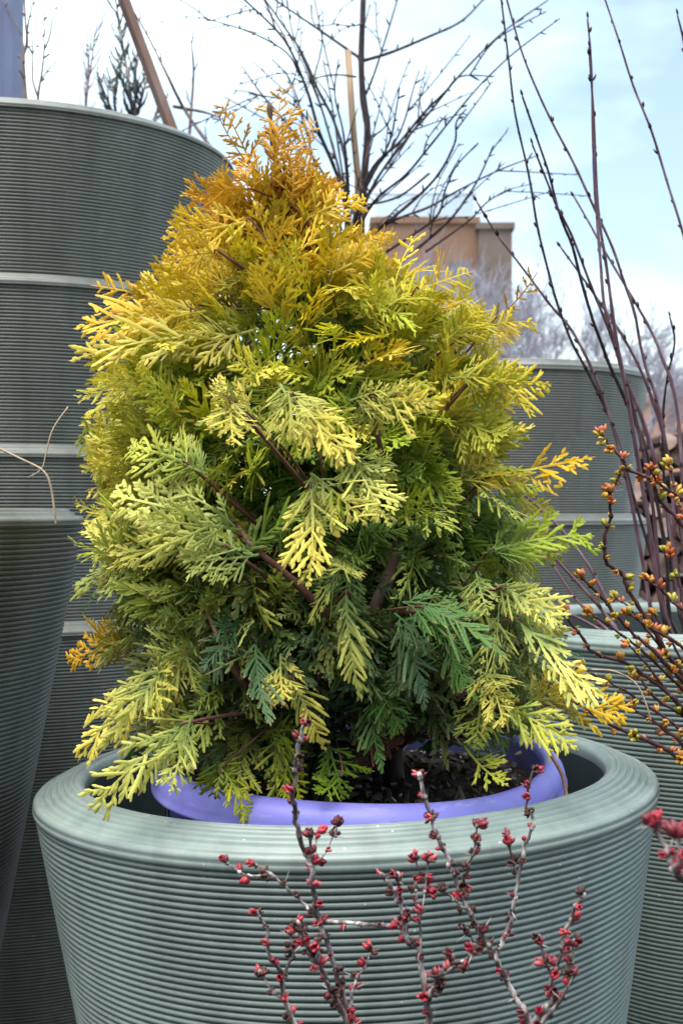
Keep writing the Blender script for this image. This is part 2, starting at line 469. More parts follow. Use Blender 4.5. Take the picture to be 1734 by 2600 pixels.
# ------------------------------------------------------------------ planters
def planter(name, loc, Rr, H, taper, label, pitch=0.0079, lip=0.047, tilt=0.0, floor=0.30, seg=120, mt='planter', ridges=5, band=0.016, group=None, meshes=None, rib=1.0):
    """loc is the centre of the rim's top plane. Returns the Empty and its meshes for copies."""
    root = empty(name, (loc[0], loc[1], loc[2] - H), label, 'planter', group)
    root.rotation_euler = (0, tilt, 0)
    if meshes is None:
        ri = Rr - lip
        prof = [(ri - 0.0035, H - 0.014), (ri - 0.0028, H - 0.008), (ri - 0.0008, H - 0.0035), (ri + 0.003, H - 0.0008), (ri + 0.007, H)]
        r0, r1 = ri + 0.007, Rr - 0.010
        drop = 0.012 * (lip / 0.047)
        for k in range(ridges):
            for q, (u, h) in enumerate([(0.03, -0.0034), (0.12, -0.0030), (0.30, -0.0002), (0.45, 0.0004), (0.7, 0.0), (0.88, -0.0014)]):
                t = (k + u) / ridges
                prof.append((r0 + (r1 - r0) * t, H - drop * t ** 1.6 + h))
        zb = H - drop
        prof += [(Rr - 0.0088, zb - 0.0024), (Rr - 0.0068, zb - 0.0012), (Rr - 0.0040, zb - 0.0016), (Rr - 0.0014, zb - 0.0042), (Rr - 0.0006, zb - 0.0068), (Rr - 0.0016, zb - 0.0084),
                 (Rr - 0.0002, zb - 0.0096), (Rr - 0.0004, zb - band - 0.002), (Rr - 0.0014, zb - band - 0.0036), (Rr - 0.0034, zb - band - 0.0042)]
        zr = zb - band - 0.0042
        v, f = lathe(prof, seg)
        rim = mesh('planter_rim', v, f, M[mt])
        wall = [(Rr - 0.0032, zr)]
        z = zr
        rw = lambda zz: Rr - 0.0030 - (zr - zz) * taper
        while z > pitch * 1.5:
            for u, h in [(0.03, -0.0017), (0.18, 0.0000), (0.46, 0.0010), (0.78, 0.0004), (0.97, -0.0021)]:
                zz = z - u * pitch
                wall.append((rw(zz) + h * rib * pitch / 0.0079, zz))
            z -= pitch
        wall += [(rw(0.0), 0.0), (rw(0.0) - 0.03, 0.001), (0.001, 0.001)]
        v, f = lathe(wall, seg)
        wl_ = mesh('planter_wall', v, f, M[mt])
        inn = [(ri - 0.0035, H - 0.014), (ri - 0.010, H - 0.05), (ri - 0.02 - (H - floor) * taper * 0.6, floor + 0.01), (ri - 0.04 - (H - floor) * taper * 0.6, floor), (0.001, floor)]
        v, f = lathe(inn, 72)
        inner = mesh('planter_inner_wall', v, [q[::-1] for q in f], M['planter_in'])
        meshes = (rim, wl_, inner)
    for nm, me in zip(('rim', 'wall', 'inner_wall'), meshes):
        o = bpy.data.objects.new(nm, me)
        COL.objects.link(o)
        o.parent = root
    return root, meshes

MAIN = Vector((0.0035, 1.277, 0.555))
main_planter, _ = planter('planter', MAIN, 0.30, 0.555, 0.165, 'round grey-green ribbed planter holding the golden conifer, front centre',
                          tilt=R(-1.8), pitch=.0058, floor=0.235, seg=176, band=0.011, rib=1.4)
# keep the rim centre where it was after the tilt
main_planter.location.x += 0.555 * math.sin(R(1.8))

# left nested stack
LX, LY = -0.495, 2.0
zs = [1.342, 1.113, 0.889, 0.655]
labs = ['large ribbed planter at the top of the tall nested stack, left background',
        'second ribbed planter from the top in the left nested stack',
        'third ribbed planter from the top in the left nested stack',
        'lowest ribbed planter of the left nested stack, dark behind the front planter']
ms = None
for i, (z, lb) in enumerate(zip(zs, labs)):
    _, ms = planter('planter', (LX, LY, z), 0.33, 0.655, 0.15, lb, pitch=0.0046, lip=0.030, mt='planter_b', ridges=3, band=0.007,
                    floor=0.05, seg=120, group='nested stack of planters on the left', meshes=ms, rib=1.0)
# left near planter
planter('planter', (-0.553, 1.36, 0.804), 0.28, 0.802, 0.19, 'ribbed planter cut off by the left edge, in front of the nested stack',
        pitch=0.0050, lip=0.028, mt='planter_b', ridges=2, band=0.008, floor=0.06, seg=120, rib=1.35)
# right stack
ms = None
for z, lb in [(1.046, 'highest ribbed planter of the right nested stack, behind the thin stems'),
              (0.797, 'middle ribbed planter of the right nested stack'),
              (0.651, 'lowest ribbed planter of the right nested stack, mostly hidden by foliage')]:
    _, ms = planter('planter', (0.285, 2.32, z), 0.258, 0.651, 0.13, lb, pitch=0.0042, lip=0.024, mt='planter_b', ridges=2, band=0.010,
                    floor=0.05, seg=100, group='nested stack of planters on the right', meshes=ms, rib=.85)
# right near planter with the tall stems in it
DP = Vector((0.515, 1.76, 0.658))
planter('planter', DP, 0.31, 0.658, 0.165, 'ribbed planter at the right edge, behind the orange-budded barberry', pitch=0.0057, lip=0.036,
        mt='planter', ridges=4, band=0.012, floor=0.05, seg=128)

# ------------------------------------------------------------------ violet nursery pot, soil
NP = Vector((0.016, 1.262, 0.570))
rng = random.Random(5)
np_root = empty('nursery_pot', (NP.x, NP.y, 0.2375), 'violet plastic nursery pot set inside the front grey-green planter', 'plant pot')
np_root.rotation_euler = (R(3.4), R(0.2), 0)
hz = NP.z - 0.2375
rimp = [(0.170, hz - 0.03), (0.1735, hz - 0.006), (0.1755, hz - 0.001), (0.1785, hz + 0.001), (0.183, hz - 0.0005), (0.188, hz - 0.004), (0.1925, hz - 0.010),
        (0.1945, hz - 0.016), (0.195, hz - 0.0205), (0.1962, hz - 0.022), (0.1965, hz - 0.0245), (0.1950, hz - 0.0255), (0.1915, hz - 0.0245), (0.184, hz - 0.018)]
v, f = lathe(rimp, 128)
rimw = []
for x, y, z in v:      # hand-worn, slightly out of round
    a = math.atan2(y, x)
    s = 1 + 0.008 * math.sin(2 * a + 0.6) + 0.003 * math.sin(5 * a)
    rimw.append((x * s, y * s, z + 0.002 * math.sin(3 * a + 1)))
o = bpy.data.objects.new('rim', mesh('nursery_pot_rim', rimw, f, M['purple'])); COL.objects.link(o); o.parent = np_root
wallp = [(0.184, hz - 0.018), (0.182, hz - 0.06), (0.177, hz - 0.065), (0.155, 0.012), (0.15, 0.0), (0.001, 0.0)]
v, f = lathe(wallp, 96)
o = bpy.data.objects.new('wall', mesh('nursery_pot_wall', v, f, M['purple'])); COL.objects.link(o); o.parent = np_root
v, f = lathe([(0.172, hz - 0.005), (0.166, hz - 0.09)], 96)
o = bpy.data.objects.new('inner_wall', mesh('nursery_pot_inner', v, [q[::-1] for q in f], M['purple'])); COL.objects.link(o); o.parent = np_root

# price card on the pot wall
def wall_patch(a0, a1, z0, z1, r0, r1, n=8):
    v, f = [], []
    for i in range(n + 1):
        a = a0 + (a1 - a0) * i / n
        v += [(r0 * math.cos(a), r0 * math.sin(a), z0), (r1 * math.cos(a), r1 * math.sin(a), z1),
              ((r0 - .0008) * math.cos(a), (r0 - .0008) * math.sin(a), z0), ((r1 - .0008) * math.cos(a), (r1 - .0008) * math.sin(a), z1)]
    for i in range(n):
        b_ = i * 4
        f += [[b_, b_ + 4, b_ + 5, b_ + 1], [b_ + 2, b_ + 3, b_ + 7, b_ + 6]]
    return v, f
card_root = empty('price_card', (NP.x, NP.y, 0.2375), 'white card with black figures stuck to the violet pot', 'price card')
ac = math.atan2(-0.066, -0.172)
v, f = wall_patch(ac - 0.10, ac + 0.11, hz - 0.10, hz - 0.029, 0.1845, 0.1868)
o = bpy.data.objects.new('card', mesh('card', v, f, M['card'])); COL.objects.link(o); o.parent = card_root
for ch, da, dz in (('1', -0.045, -0.062), ('0', 0.03, -0.062)):
    cu = bpy.data.curves.new('figure', 'FONT'); cu.body = ch; cu.size = 0.030; cu.extrude = 0.0003; cu.align_x = 'CENTER'
    tmp = bpy.data.objects.new('figure_text', cu); COL.objects.link(tmp)
    bpy.context.view_layer.update()
    fm = bpy.data.meshes.new_from_object(tmp.evaluated_get(bpy.context.evaluated_depsgraph_get()))
    bpy.data.objects.remove(tmp); fm.materials.clear(); fm.materials.append(M['ink'])
    o = bpy.data.objects.new('figure', fm); COL.objects.link(o); o.parent = card_root
    a = ac + da
    o.location = (0.1878 * math.cos(a), 0.1878 * math.sin(a), hz + dz)
    o.rotation_euler = (R(90), 0, a + math.pi / 2)

# soil with lumps
def soil_disc(name, c, rad, seed, label, amp=0.006, group=None):
    rg = random.Random(seed)
    rings, seg = 22, 64
    ph = [(rg.uniform(20, 90), rg.uniform(0, 6.28), rg.uniform(0, 6.28)) for _ in range(14)]
    def hgt(x, y):
        return sum(math.sin(k * (x * math.cos(d) + y * math.sin(d)) + p) for k, d, p in ph) / 14 * amp * 2.2 + rg.uniform(-1, 1) * amp * 0.45
    v = [(0, 0, hgt(0, 0))]
    for i in range(1, rings + 1):
        for k in range(seg):
            a = 2 * math.pi * (k + 0.5 * (i % 2)) / seg
            r = rad * i / rings
            x, y = r * math.cos(a), r * math.sin(a)
            v.append((x, y, hgt(x, y)))
    f = [[0, 1 + k, 1 + (k + 1) % seg] for k in range(seg)]
    for i in range(rings - 1):
        for k in range(seg):
            a_, b_ = 1 + i * seg + k, 1 + i * seg + (k + 1) % seg
            f.append([a_, a_ + seg, b_ + seg, b_])
    o = obj(name, mesh(name, v, f, M['soil'], True), None, c)
    return tag(o, label, 'soil', None, 'stuff')
SOILZ = NP.z - 0.029
soil_disc('potting_soil', (NP.x, NP.y, SOILZ), 0.170, 3, 'dark potting soil in the violet nursery pot')
soil_disc('potting_soil', (DP.x, DP.y, DP.z - 0.06), 0.262, 4, 'dark potting soil in the right edge planter')

def chips(name, n, c, rad, seed, matn, smin, smax, label, cat):
    rg = random.Random(seed)
    mb = MB()
    for _ in range(n):
        a, r = rg.uniform(0, 6.283), rad * math.sqrt(rg.random())
        p = Vector((r * math.cos(a), r * math.sin(a), rg.uniform(-0.001, 0.005)))
        s = rg.uniform(smin, smax)
        sx, sy, sz = s * rg.uniform(0.8, 2.4), s * rg.uniform(0.5, 0.9), s * rg.uniform(0.25, 0.7)
        q = Quaternion((rg.gauss(0, 1), rg.gauss(0, .35), rg.gauss(0, .35), rg.gauss(0, 1))).normalized()
        vv = []
        for X in (-1, 1):
            for Y in (-1, 1):
                for Z in (-1, 1):
                    w = q @ Vector((X * sx * rg.uniform(.5, 1), Y * sy * rg.uniform(.5, 1), Z * sz * rg.uniform(.6, 1))) + p
                    vv.append(tuple(w))
        mb.add(vv, [[0, 1, 3, 2], [4, 6, 7, 5], [0, 4, 5, 1], [2, 3, 7, 6], [0, 2, 6, 4], [1, 5, 7, 3]])
    o = obj(name, mesh(name, mb.v, mb.f, M[matn], False), None, c)
    return tag(o, label, cat, None, 'stuff')
chips('bark_chips', 420, (NP.x, NP.y, SOILZ + 0.003), 0.162, 11, 'chip', 0.0016, 0.0050, 'bark chips scattered over the soil in the violet pot', 'bark chips')
chips('perlite_grains', 70, (NP.x, NP.y, SOILZ + 0.005), 0.162, 12, 'perlite', 0.0013, 0.0026, 'white grains scattered over the soil in the violet pot', 'grains')

# ------------------------------------------------------------------ golden conifer
def spray_mesh(name, seed, L, W, style, hi=True, step=0.0028):
    """A flat frond in its own x-y plane, growing along +x; returns verts, faces, tip and end attributes."""
    rg = random.Random(seed)
    V, F, TIP, END, ARC = [], [], [], [], []
    curl = rg.uniform(0.05, 0.45) * (1 if rg.random() < 0.8 else -0.6)
    cup = rg.uniform(-0.5, 0.9)
    sway = rg.uniform(-0.12, 0.12)
    def zed(x, y):
        return -curl * x * x / L - cup * y * y / L
    def axis(p0, ang, ln, w, dcurve, zoff, endk=1.0, is_rachis=False):
        ns = max(3, int(ln / step) + 1)
        pts = []
        x, y, a = p0[0], p0[1], ang
        ds = ln / (ns - 1)
        a0 = rg.random()
        for i in range(ns):
            pts.append((x, y, zed(x, y) + zoff * (i / (ns - 1)), a))
            a += dcurve / (ns - 1)
            x += math.cos(a) * ds; y += math.sin(a) * ds
        n0 = len(V)
        tw = rg.uniform(-0.35, 0.35)
        for i, (x, y, z, a) in enumerate(pts):
            t = i / (ns - 1)
            body = 0.80 + 0.20 * math.sin(min(1, t * 1.3 + 0.1) * math.pi * 0.5)
            if is_rachis:
                body = 1.0 - 0.35 * t
            if t > 0.8: body *= max(0.42, 1 - ((t - 0.8) / 0.2) ** 2.4 * 0.58)
            ww = w * body
            if hi: ww *= 1.12 if i % 2 else 0.86
            hh = ww * 0.20
            nx, ny = -math.sin(a), math.cos(a)
            V.append((x + nx * ww, y + ny * ww, z + tw * ww - hh)); V.append((x, y, z + hh)); V.append((x - nx * ww, y - ny * ww, z - tw * ww - hh))
            TIP.extend([min(1, math.hypot(x, y) / L)] * 3)
            END.extend([t * endk] * 3); ARC.extend([i * ds / 0.0036 + a0] * 3)
        for i in range(ns - 1):
            e = n0 + i * 3
            F.append([e, e + 1, e + 4, e + 3]); F.append([e + 1, e + 2, e + 5, e + 4])
        return pts
    rpts = axis((0, 0), sway, L, W * (0.80 if style != 'bare' else 0.62), -sway * 2, 0.0, 1.0, True)
    def at(pp, u):
        return pp[min(len(pp) - 1, max(0, int(round(u * (len(pp) - 1)))))]
    def lobes(bp, ln, pitch_, l0, l1, start):
        """Short alternate lobes along one branchlet."""
        m = max(1, int(ln * (1 - start) / pitch_))
        s2 = rg.choice((-1, 1))
        for j in range(m):
            t = start + (0.92 - start) * (j + rg.uniform(-.25, .25)) / m
            q = at(bp, t)
            for sd2 in ((s2, -s2) if rg.random() < .15 else (s2,)):
                if rg.random() < 0.08: continue
                l2 = max(2.6 * W, (l0 + (l1 - l0) * t) * rg.uniform(0.65, 1.2))
                a2 = R(rg.uniform(26, 44))
                axis((q[0], q[1]), q[3] + sd2 * a2, l2, W * rg.uniform(0.74, 0.96), -sd2 * a2 * rg.uniform(.2, .6), rg.uniform(-.2, .2) * l2)
            s2 = -s2
    side = rg.choice((-1, 1))
    lean_ = rg.uniform(-.25, .25)
    if style == 'fan':
        n = rg.choice((10, 11, 12))
        for i in range(n):
            u = 0.06 + 0.84 * (i + rg.uniform(-.25, .25)) / n
            sd = side
            side = -side
            if rg.random() < 0.07: continue
            x, y, z, a = at(rpts, max(0.03, u))
            env = (0.65 + 0.35 * min(1, u / 0.3)) * (1 - 0.80 * max(0, u - 0.2) / 0.8)
            ln = max(4 * W, L * 0.50 * env * rg.uniform(0.65, 1.15) * (1 + sd * lean_))
            an = R(rg.uniform(24, 46)) * (1 - 0.2 * u)
            bp = axis((x, y), a + sd * an, ln, W * rg.uniform(0.85, 1.05), -sd * an * rg.uniform(0.0, 0.6), rg.uniform(-0.4, 0.4) * ln)
            if ln > 6 * W:
                lobes(bp, ln, W * 3.3, ln * .42, 3.6 * W, .18)
        q = int(len(rpts) * .72)
        lobes(rpts[q:], L * .28, W * 2.8, 5 * W, 2.6 * W, .05)
    elif style == 'open':
        n = int(L * 0.9 / (W * 2.7))
        for i in range(n):
            u = 0.07 + 0.90 * (i + rg.uniform(-.3, .3)) / n
            for sd in ((side,) if rg.random() < 0.8 else (side, -side)):
                if rg.random() < 0.06: continue
                x, y, z, a = at(rpts, max(0.02, u))
                env = (0.5 + 0.5 * min(1, u / 0.3)) * (1 - max(0, u - 0.2) / 0.86)
                ln = max(3 * W, L * 0.38 * env * rg.uniform(0.55, 1.15) * (1 + sd * lean_))
                an = R(rg.uniform(26, 48)) * (1 - 0.3 * u)
                bp = axis((x, y), a + sd * an, ln, W * rg.uniform(0.85, 1.1), -sd * an * rg.uniform(0.1, 0.7), rg.uniform(-0.25, 0.25) * ln)
                if ln > 7 * W and rg.random() < .4:
                    lobes(bp, ln, W * 4.5, ln * .3, 2.4 * W, .35)
            side = -side
    else:
        n = int(L * 0.9 / (W * 4.6))
        for i in range(n):
            u = 0.05 + 0.90 * (i + rg.uniform(-.35, .35)) / n
            sd = side; side = -side
            if rg.random() < .15: continue
            x, y, z, a = at(rpts, max(.02, u))
            ln = max(3.2 * W, L * 0.30 * (1 - .62 * u) * rg.uniform(0.4, 1.2))
            an = R(rg.uniform(30, 55))
            bp = axis((x, y), a + sd * an, ln, W * rg.uniform(0.8, 1.0), -sd * an * rg.uniform(.1, .6), rg.uniform(-.25, .25) * ln)
            if ln > 6 * W:
                lobes(bp, ln, W * 3.6, ln * .36, 2.6 * W, .3)
    return np.array(V), F, np.array(TIP), np.array(END), np.array(ARC)

SPR = {}
WS = 0.00172
for style, cnt in (('open', 10), ('fan', 16), ('bare', 6)):
    SPR[style] = []
    for i in range(cnt):
        V, F, T, E, A = spray_mesh('spray', 100 + i * 7 + len(style), 0.135 if style != 'bare' else 0.15, WS * (1.12 if style == 'fan' else 1.0), style)
        SPR[style].append(mesh('spray_' + style, V, F, M['thuja'], True, {'tip': T, 'end': E, 'arc': A}))
SPR_LO = {}
for style, cnt in (('open', 4), ('fan', 5)):
    SPR_LO[style] = [spray_mesh('s', 400 + i * 3 + len(style), 0.135, WS * 1.3, style, False, 0.0085) for i in range(cnt)]
SPR_MID = {k: [spray_mesh('s', 700 + i * 3 + len(k), 0.135, WS * 1.05, k, True, 0.0046) for i in range(8)] for k in ('open', 'fan')}

PROF = [(215, 655, 700), (300, 610, 775), (400, 545, 815), (500, 465, 885), (600, 425, 1020), (700, 330, 1190), (800, 235, 1305), (900, 172, 1345), (1000, 190, 1345),
        (1150, 220, 1380), (1300, 205, 1420), (1450, 195, 1405), (1600, 205, 1440), (1700, 215, 1510), (1780, 240, 1510), (1850, 290, 1430), (1930, 380, 1330), (1990, 470, 1250)]
CY = 1.225
def crown(z):
    """Centre x and half width of the crown at height z."""
    y = 1300 - (z - CAMZ) * FOC / CY
    if y <= PROF[0][0]:
        l, r = PROF[0][1:]
    elif y >= PROF[-1][0]:
        l, r = PROF[-1][1:]
    else:
        for a, b in zip(PROF, PROF[1:]):
            if a[0] <= y <= b[0]:
                t = (y - a[0]) / (b[0] - a[0])
                l, r = a[1] + (b[1] - a[1]) * t, a[2] + (b[2] - a[2]) * t
                break
    wd = 1.03 if y > 1000 else 1.0
    return ((l + r) / 2 - 867 + (18 if y > 1100 else 0)) / FOC * CY, (r - l) / 2 / FOC * CY * wd

def depth_of(hw, h):
    if h > .42: return hw * .90
    return min(hw * .90, .145 + .085 * max(0, h) / .42)

ZTOP = CAMZ + (1300 - 190) / FOC * CY
ZBOT = CAMZ + (1300 - 1990) / FOC * CY
TR_PX = [(1000, 1985, 1.235), (985, 1800, 1.235), (950, 1570, 1.20), (1010, 1400, 1.19), (935, 1180, 1.215), (850, 920, 1.225), (765, 670, 1.225), (705, 430, 1.22), (683, 260, 1.22)]
TRUNK = smooth_path([P(*q) for q in TR_PX], 6)

def goldness(z):
    h = (z - ZBOT) / (ZTOP - ZBOT)
    return min(.80, max(.24, .24 + (h - .35) * 1.25))

def lerp3(a, b, t):
    return tuple(a[i] + (b[i] - a[i]) * t for i in range(3))
C_ORANGE, C_GOLD, C_YEL = (0.82, 0.43, 0.020), (0.85, 0.56, 0.025), (0.84, 0.72, 0.12)
C_YG, C_LIME, C_PALE = (0.57, 0.59, 0.020), (0.30, 0.47, 0.026), (0.76, 0.75, 0.17)
C_GRN, C_BLUE = (0.10, 0.225, 0.038), (0.095, 0.185, 0.078)

RAMP = [(0.0, C_BLUE), (0.20, C_BLUE), (0.34, lerp3(C_BLUE, C_LIME, .6)), (0.50, lerp3(C_LIME, C_YG, .35)), (0.62, lerp3(C_YG, C_GOLD, .15)), (0.76, lerp3(C_YG, C_GOLD, .85)),
        (0.86, lerp3(C_GOLD, C_ORANGE, .45)), (1.0, (.64, .28, .03))]
def tone(h, outer, rg, co=0.0):
    """Colour of one spray: gold at the top and outside, lime between, blue-green low inside."""
    hh_ = min(1, max(0, h + rg.gauss(0, .05)))
    for (a0, c0), (a1, c1) in zip(RAMP, RAMP[1:]):
        if a0 <= hh_ <= a1:
            c = lerp3(c0, c1, (hh_ - a0) / (a1 - a0)); break
    if h < .62:                     # outer shoots cream to gold over the green
        k = max(0, (outer - .80) / .2) * ((.06 if rg.random() < .75 else .8) + .94 * abs(co) ** 1.5) * rg.uniform(.4, 1.15) * (.62 if h < .35 else 1.0)
        c = lerp3(c, lerp3(C_PALE, lerp3(C_YEL, C_GOLD, .4), min(1, max(0, h * 1.5 + rg.gauss(0, .2)))), min(.95, k))
    if outer < 0.85:
        c = lerp3(lerp3(C_BLUE, C_GRN, min(1, h * 1.6)), c, max(0.0, (outer - 0.30) / 0.55) * (0.35 + 0.65 * h))
    k = rg.uniform(0.90, 1.08)
    return tuple(min(0.85, x * k) for x in c)

rg = random.Random(21)
sprays = []          # (base, dir, normal, length, style, colour)
def add_spray(base, tipp, normal, style, colour, variant=None):
    d = tipp - base
    sprays.append((base, d.normalized(), normal, d.length, style, colour, variant))

# hero sprays read off the photograph: base px, tip px, depth at base and tip, style, colour
HERO = [
 (880, 1495, .985, 885, 1765, .955, 'open', C_PALE), (790, 1225, .99, 790, 1475, .955, 'fan', C_YEL), (745, 1005, 1.0, 905, 1150, .965, 'fan', C_YEL),
 (585, 1010, 1.0, 600, 1125, .985, 'fan', C_YEL), (900, 1160, .99, 985, 1320, .965, 'fan', C_PALE), (940, 1015, 1.0, 1100, 1010, .985, 'fan', C_YEL),
 (740, 1715, .99, 830, 1900, .97, 'open', C_YEL), (520, 1310, 1.04, 225, 1200, 1.07, 'fan', C_PALE), (580, 1390, 1.02, 320, 1330, 1.03, 'fan', C_PALE),
 (470, 1835, 1.04, 255, 2025, .99, 'fan', C_PALE), (560, 1770, 1.03, 470, 1945, .985, 'fan', lerp3(C_PALE, C_LIME, .5)), (400, 1690, 1.09, 178, 1865, 1.05, 'fan', C_YEL),
 (430, 1690, 1.07, 272, 1890, 1.03, 'open', C_PALE), (310, 1650, 1.16, 140, 1670, 1.16, 'fan', lerp3(C_GOLD, C_ORANGE, .6)),
 (700, 420, 1.2, 681, 176, 1.2, 'bare', lerp3(C_ORANGE, (0.22, .09, .05), .5)), (640, 420, 1.2, 545, 240, 1.19, 'bare', lerp3(C_ORANGE, (0.22, .09, .05), .4)),
 (720, 420, 1.2, 792, 285, 1.19, 'bare', C_ORANGE), (690, 470, 1.18, 745, 235, 1.18, 'bare', C_ORANGE), (640, 520, 1.17, 590, 390, 1.16, 'fan', C_ORANGE), (740, 520, 1.17, 770, 350, 1.17, 'bare', C_ORANGE),
 (440, 765, 1.13, 185, 692, 1.15, 'bare', lerp3(C_GOLD, C_ORANGE, .4)), (500, 790, 1.1, 165, 795, 1.12, 'fan', C_GOLD), (520, 850, 1.08, 150, 885, 1.1, 'fan', lerp3(C_GOLD, C_PALE, .5)),
 (1230, 1215, 1.12, 1500, 1195, 1.12, 'fan', lerp3(C_GOLD, C_ORANGE, .2)), (1240, 1400, 1.1, 1515, 1335, 1.1, 'fan', lerp3(C_LIME, C_YG, .4)), (1270, 1490, 1.08, 1440, 1590, 1.06, 'fan', C_PALE),
 (1310, 1570, 1.08, 1560, 1770, 1.05, 'fan', C_PALE), (1390, 1790, 1.09, 1615, 1780, 1.09, 'fan', C_GOLD), (1280, 1790, 1.06, 1460, 1890, 1.03, 'fan', lerp3(C_YG, C_PALE, .5)),
 (1235, 1725, 1.03, 1290, 1830, 1.01, 'fan', C_YEL), (985, 830, 1.1, 992, 525, 1.13, 'bare', lerp3(C_GOLD, C_YG, .5)), (1050, 740, 1.1, 1212, 648, 1.12, 'bare', lerp3(C_YG, C_ORANGE, .5)),
 (1180, 850, 1.12, 1392, 792, 1.14, 'bare', lerp3(C_GOLD, C_YG, .4)), (1250, 815, 1.15, 1358, 728, 1.16, 'bare', lerp3(C_ORANGE, (0.22, .09, .05), .3)), (1200, 960, 1.1, 1415, 960, 1.12, 'fan', lerp3(C_GOLD, C_YG, .5)),
 (640, 1870, 1.06, 590, 2020, 1.03, 'fan', C_PALE), (710, 1850, 1.05, 690, 2030, 1.03, 'fan', lerp3(C_PALE, C_YG, .5)), (830, 1880, 1.05, 870, 2030, 1.03, 'fan', C_LIME),
 (1170, 1880, 1.08, 1290, 2010, 1.06, 'fan', lerp3(C_PALE, C_YG, .6)), (945, 1760, 1.08, 965, 1960, 1.06, 'open', C_GRN), (610, 1560, 1.03, 480, 1780, 1.01, 'open', C_BLUE),
 (650, 1620, 1.0, 665, 1850, .98, 'open', C_BLUE), (1010, 1580, 1.0, 1090, 1800, .98, 'open', C_BLUE), (1060, 1540, 1.03, 1290, 1620, 1.0, 'open', C_GRN), (590, 1600, 1.0, 500, 1700, .99, 'open', C_BLUE),
 (700, 1900, 1.04, 780, 2035, 1.02, 'fan', C_YG), (560, 1950, 1.07, 640, 2035, 1.05, 'fan', C_YG), (870, 1960, 1.07, 800, 2030, 1.06, 'fan', C_LIME),
 (1130, 1640, 1.02, 1190, 1800, 1.0, 'open', C_GRN), (480, 1180, 1.05, 280, 1080, 1.08, 'fan', lerp3(C_YG, C_PALE, .4)), (1180, 1760, 1.26, 1300, 1905, 1.27, 'fan', C_LIME), (1120, 1780, 1.28, 1210, 1915, 1.29, 'open', C_GRN), (1240, 1740, 1.22, 1370, 1870, 1.22, 'fan', lerp3(C_LIME, C_YG, .4)), (1080, 1770, 1.25, 1130, 1905, 1.26, 'open', C_BLUE),
 (880, 1830, 1.1, 1000, 1900, 1.08, 'fan', (.26, .10, .055)), (1000, 1840, 1.12, 930, 1905, 1.1, 'fan', (.24, .10, .06)), (1180, 1600, 1.1, 1130, 1690, 1.08, 'bare', (.30, .13, .07)),
 (700, 400, 1.2, 655, 225, 1.2, 'bare', C_ORANGE), (720, 430, 1.19, 800, 340, 1.18, 'bare', C_ORANGE), (650, 440, 1.19, 545, 285, 1.18, 'bare', C_ORANGE), (690, 450, 1.19, 715, 330, 1.19, 'bare', C_ORANGE), (640, 560, 1.14, 400, 590, 1.14, 'fan', C_GOLD), (780, 560, 1.14, 930, 470, 1.14, 'fan', C_GOLD),
 (560, 640, 1.12, 400, 660, 1.13, 'fan', C_GOLD), (830, 700, 1.1, 980, 610, 1.1, 'fan', C_GOLD), (640, 480, 1.16, 480, 500, 1.15, 'fan', C_ORANGE),
]
for bx, by, bY, tx, ty, tY, st, c in HERO:
    if ty > 1480 and tY < 1.05 and 450 < tx < 1200: bY, tY = bY + .05, tY + .055
    b_, t_ = P(bx, by, bY), P(tx, ty, tY)
    d = (t_ - b_).normalized()
    tocam = (Vector((0, 0, CAMZ)) - b_).normalized()
    v = tocam + Vector((rg.uniform(-.5, .5), 0, rg.uniform(-.1, .7)))
    add_spray(b_, t_, v, st, c)

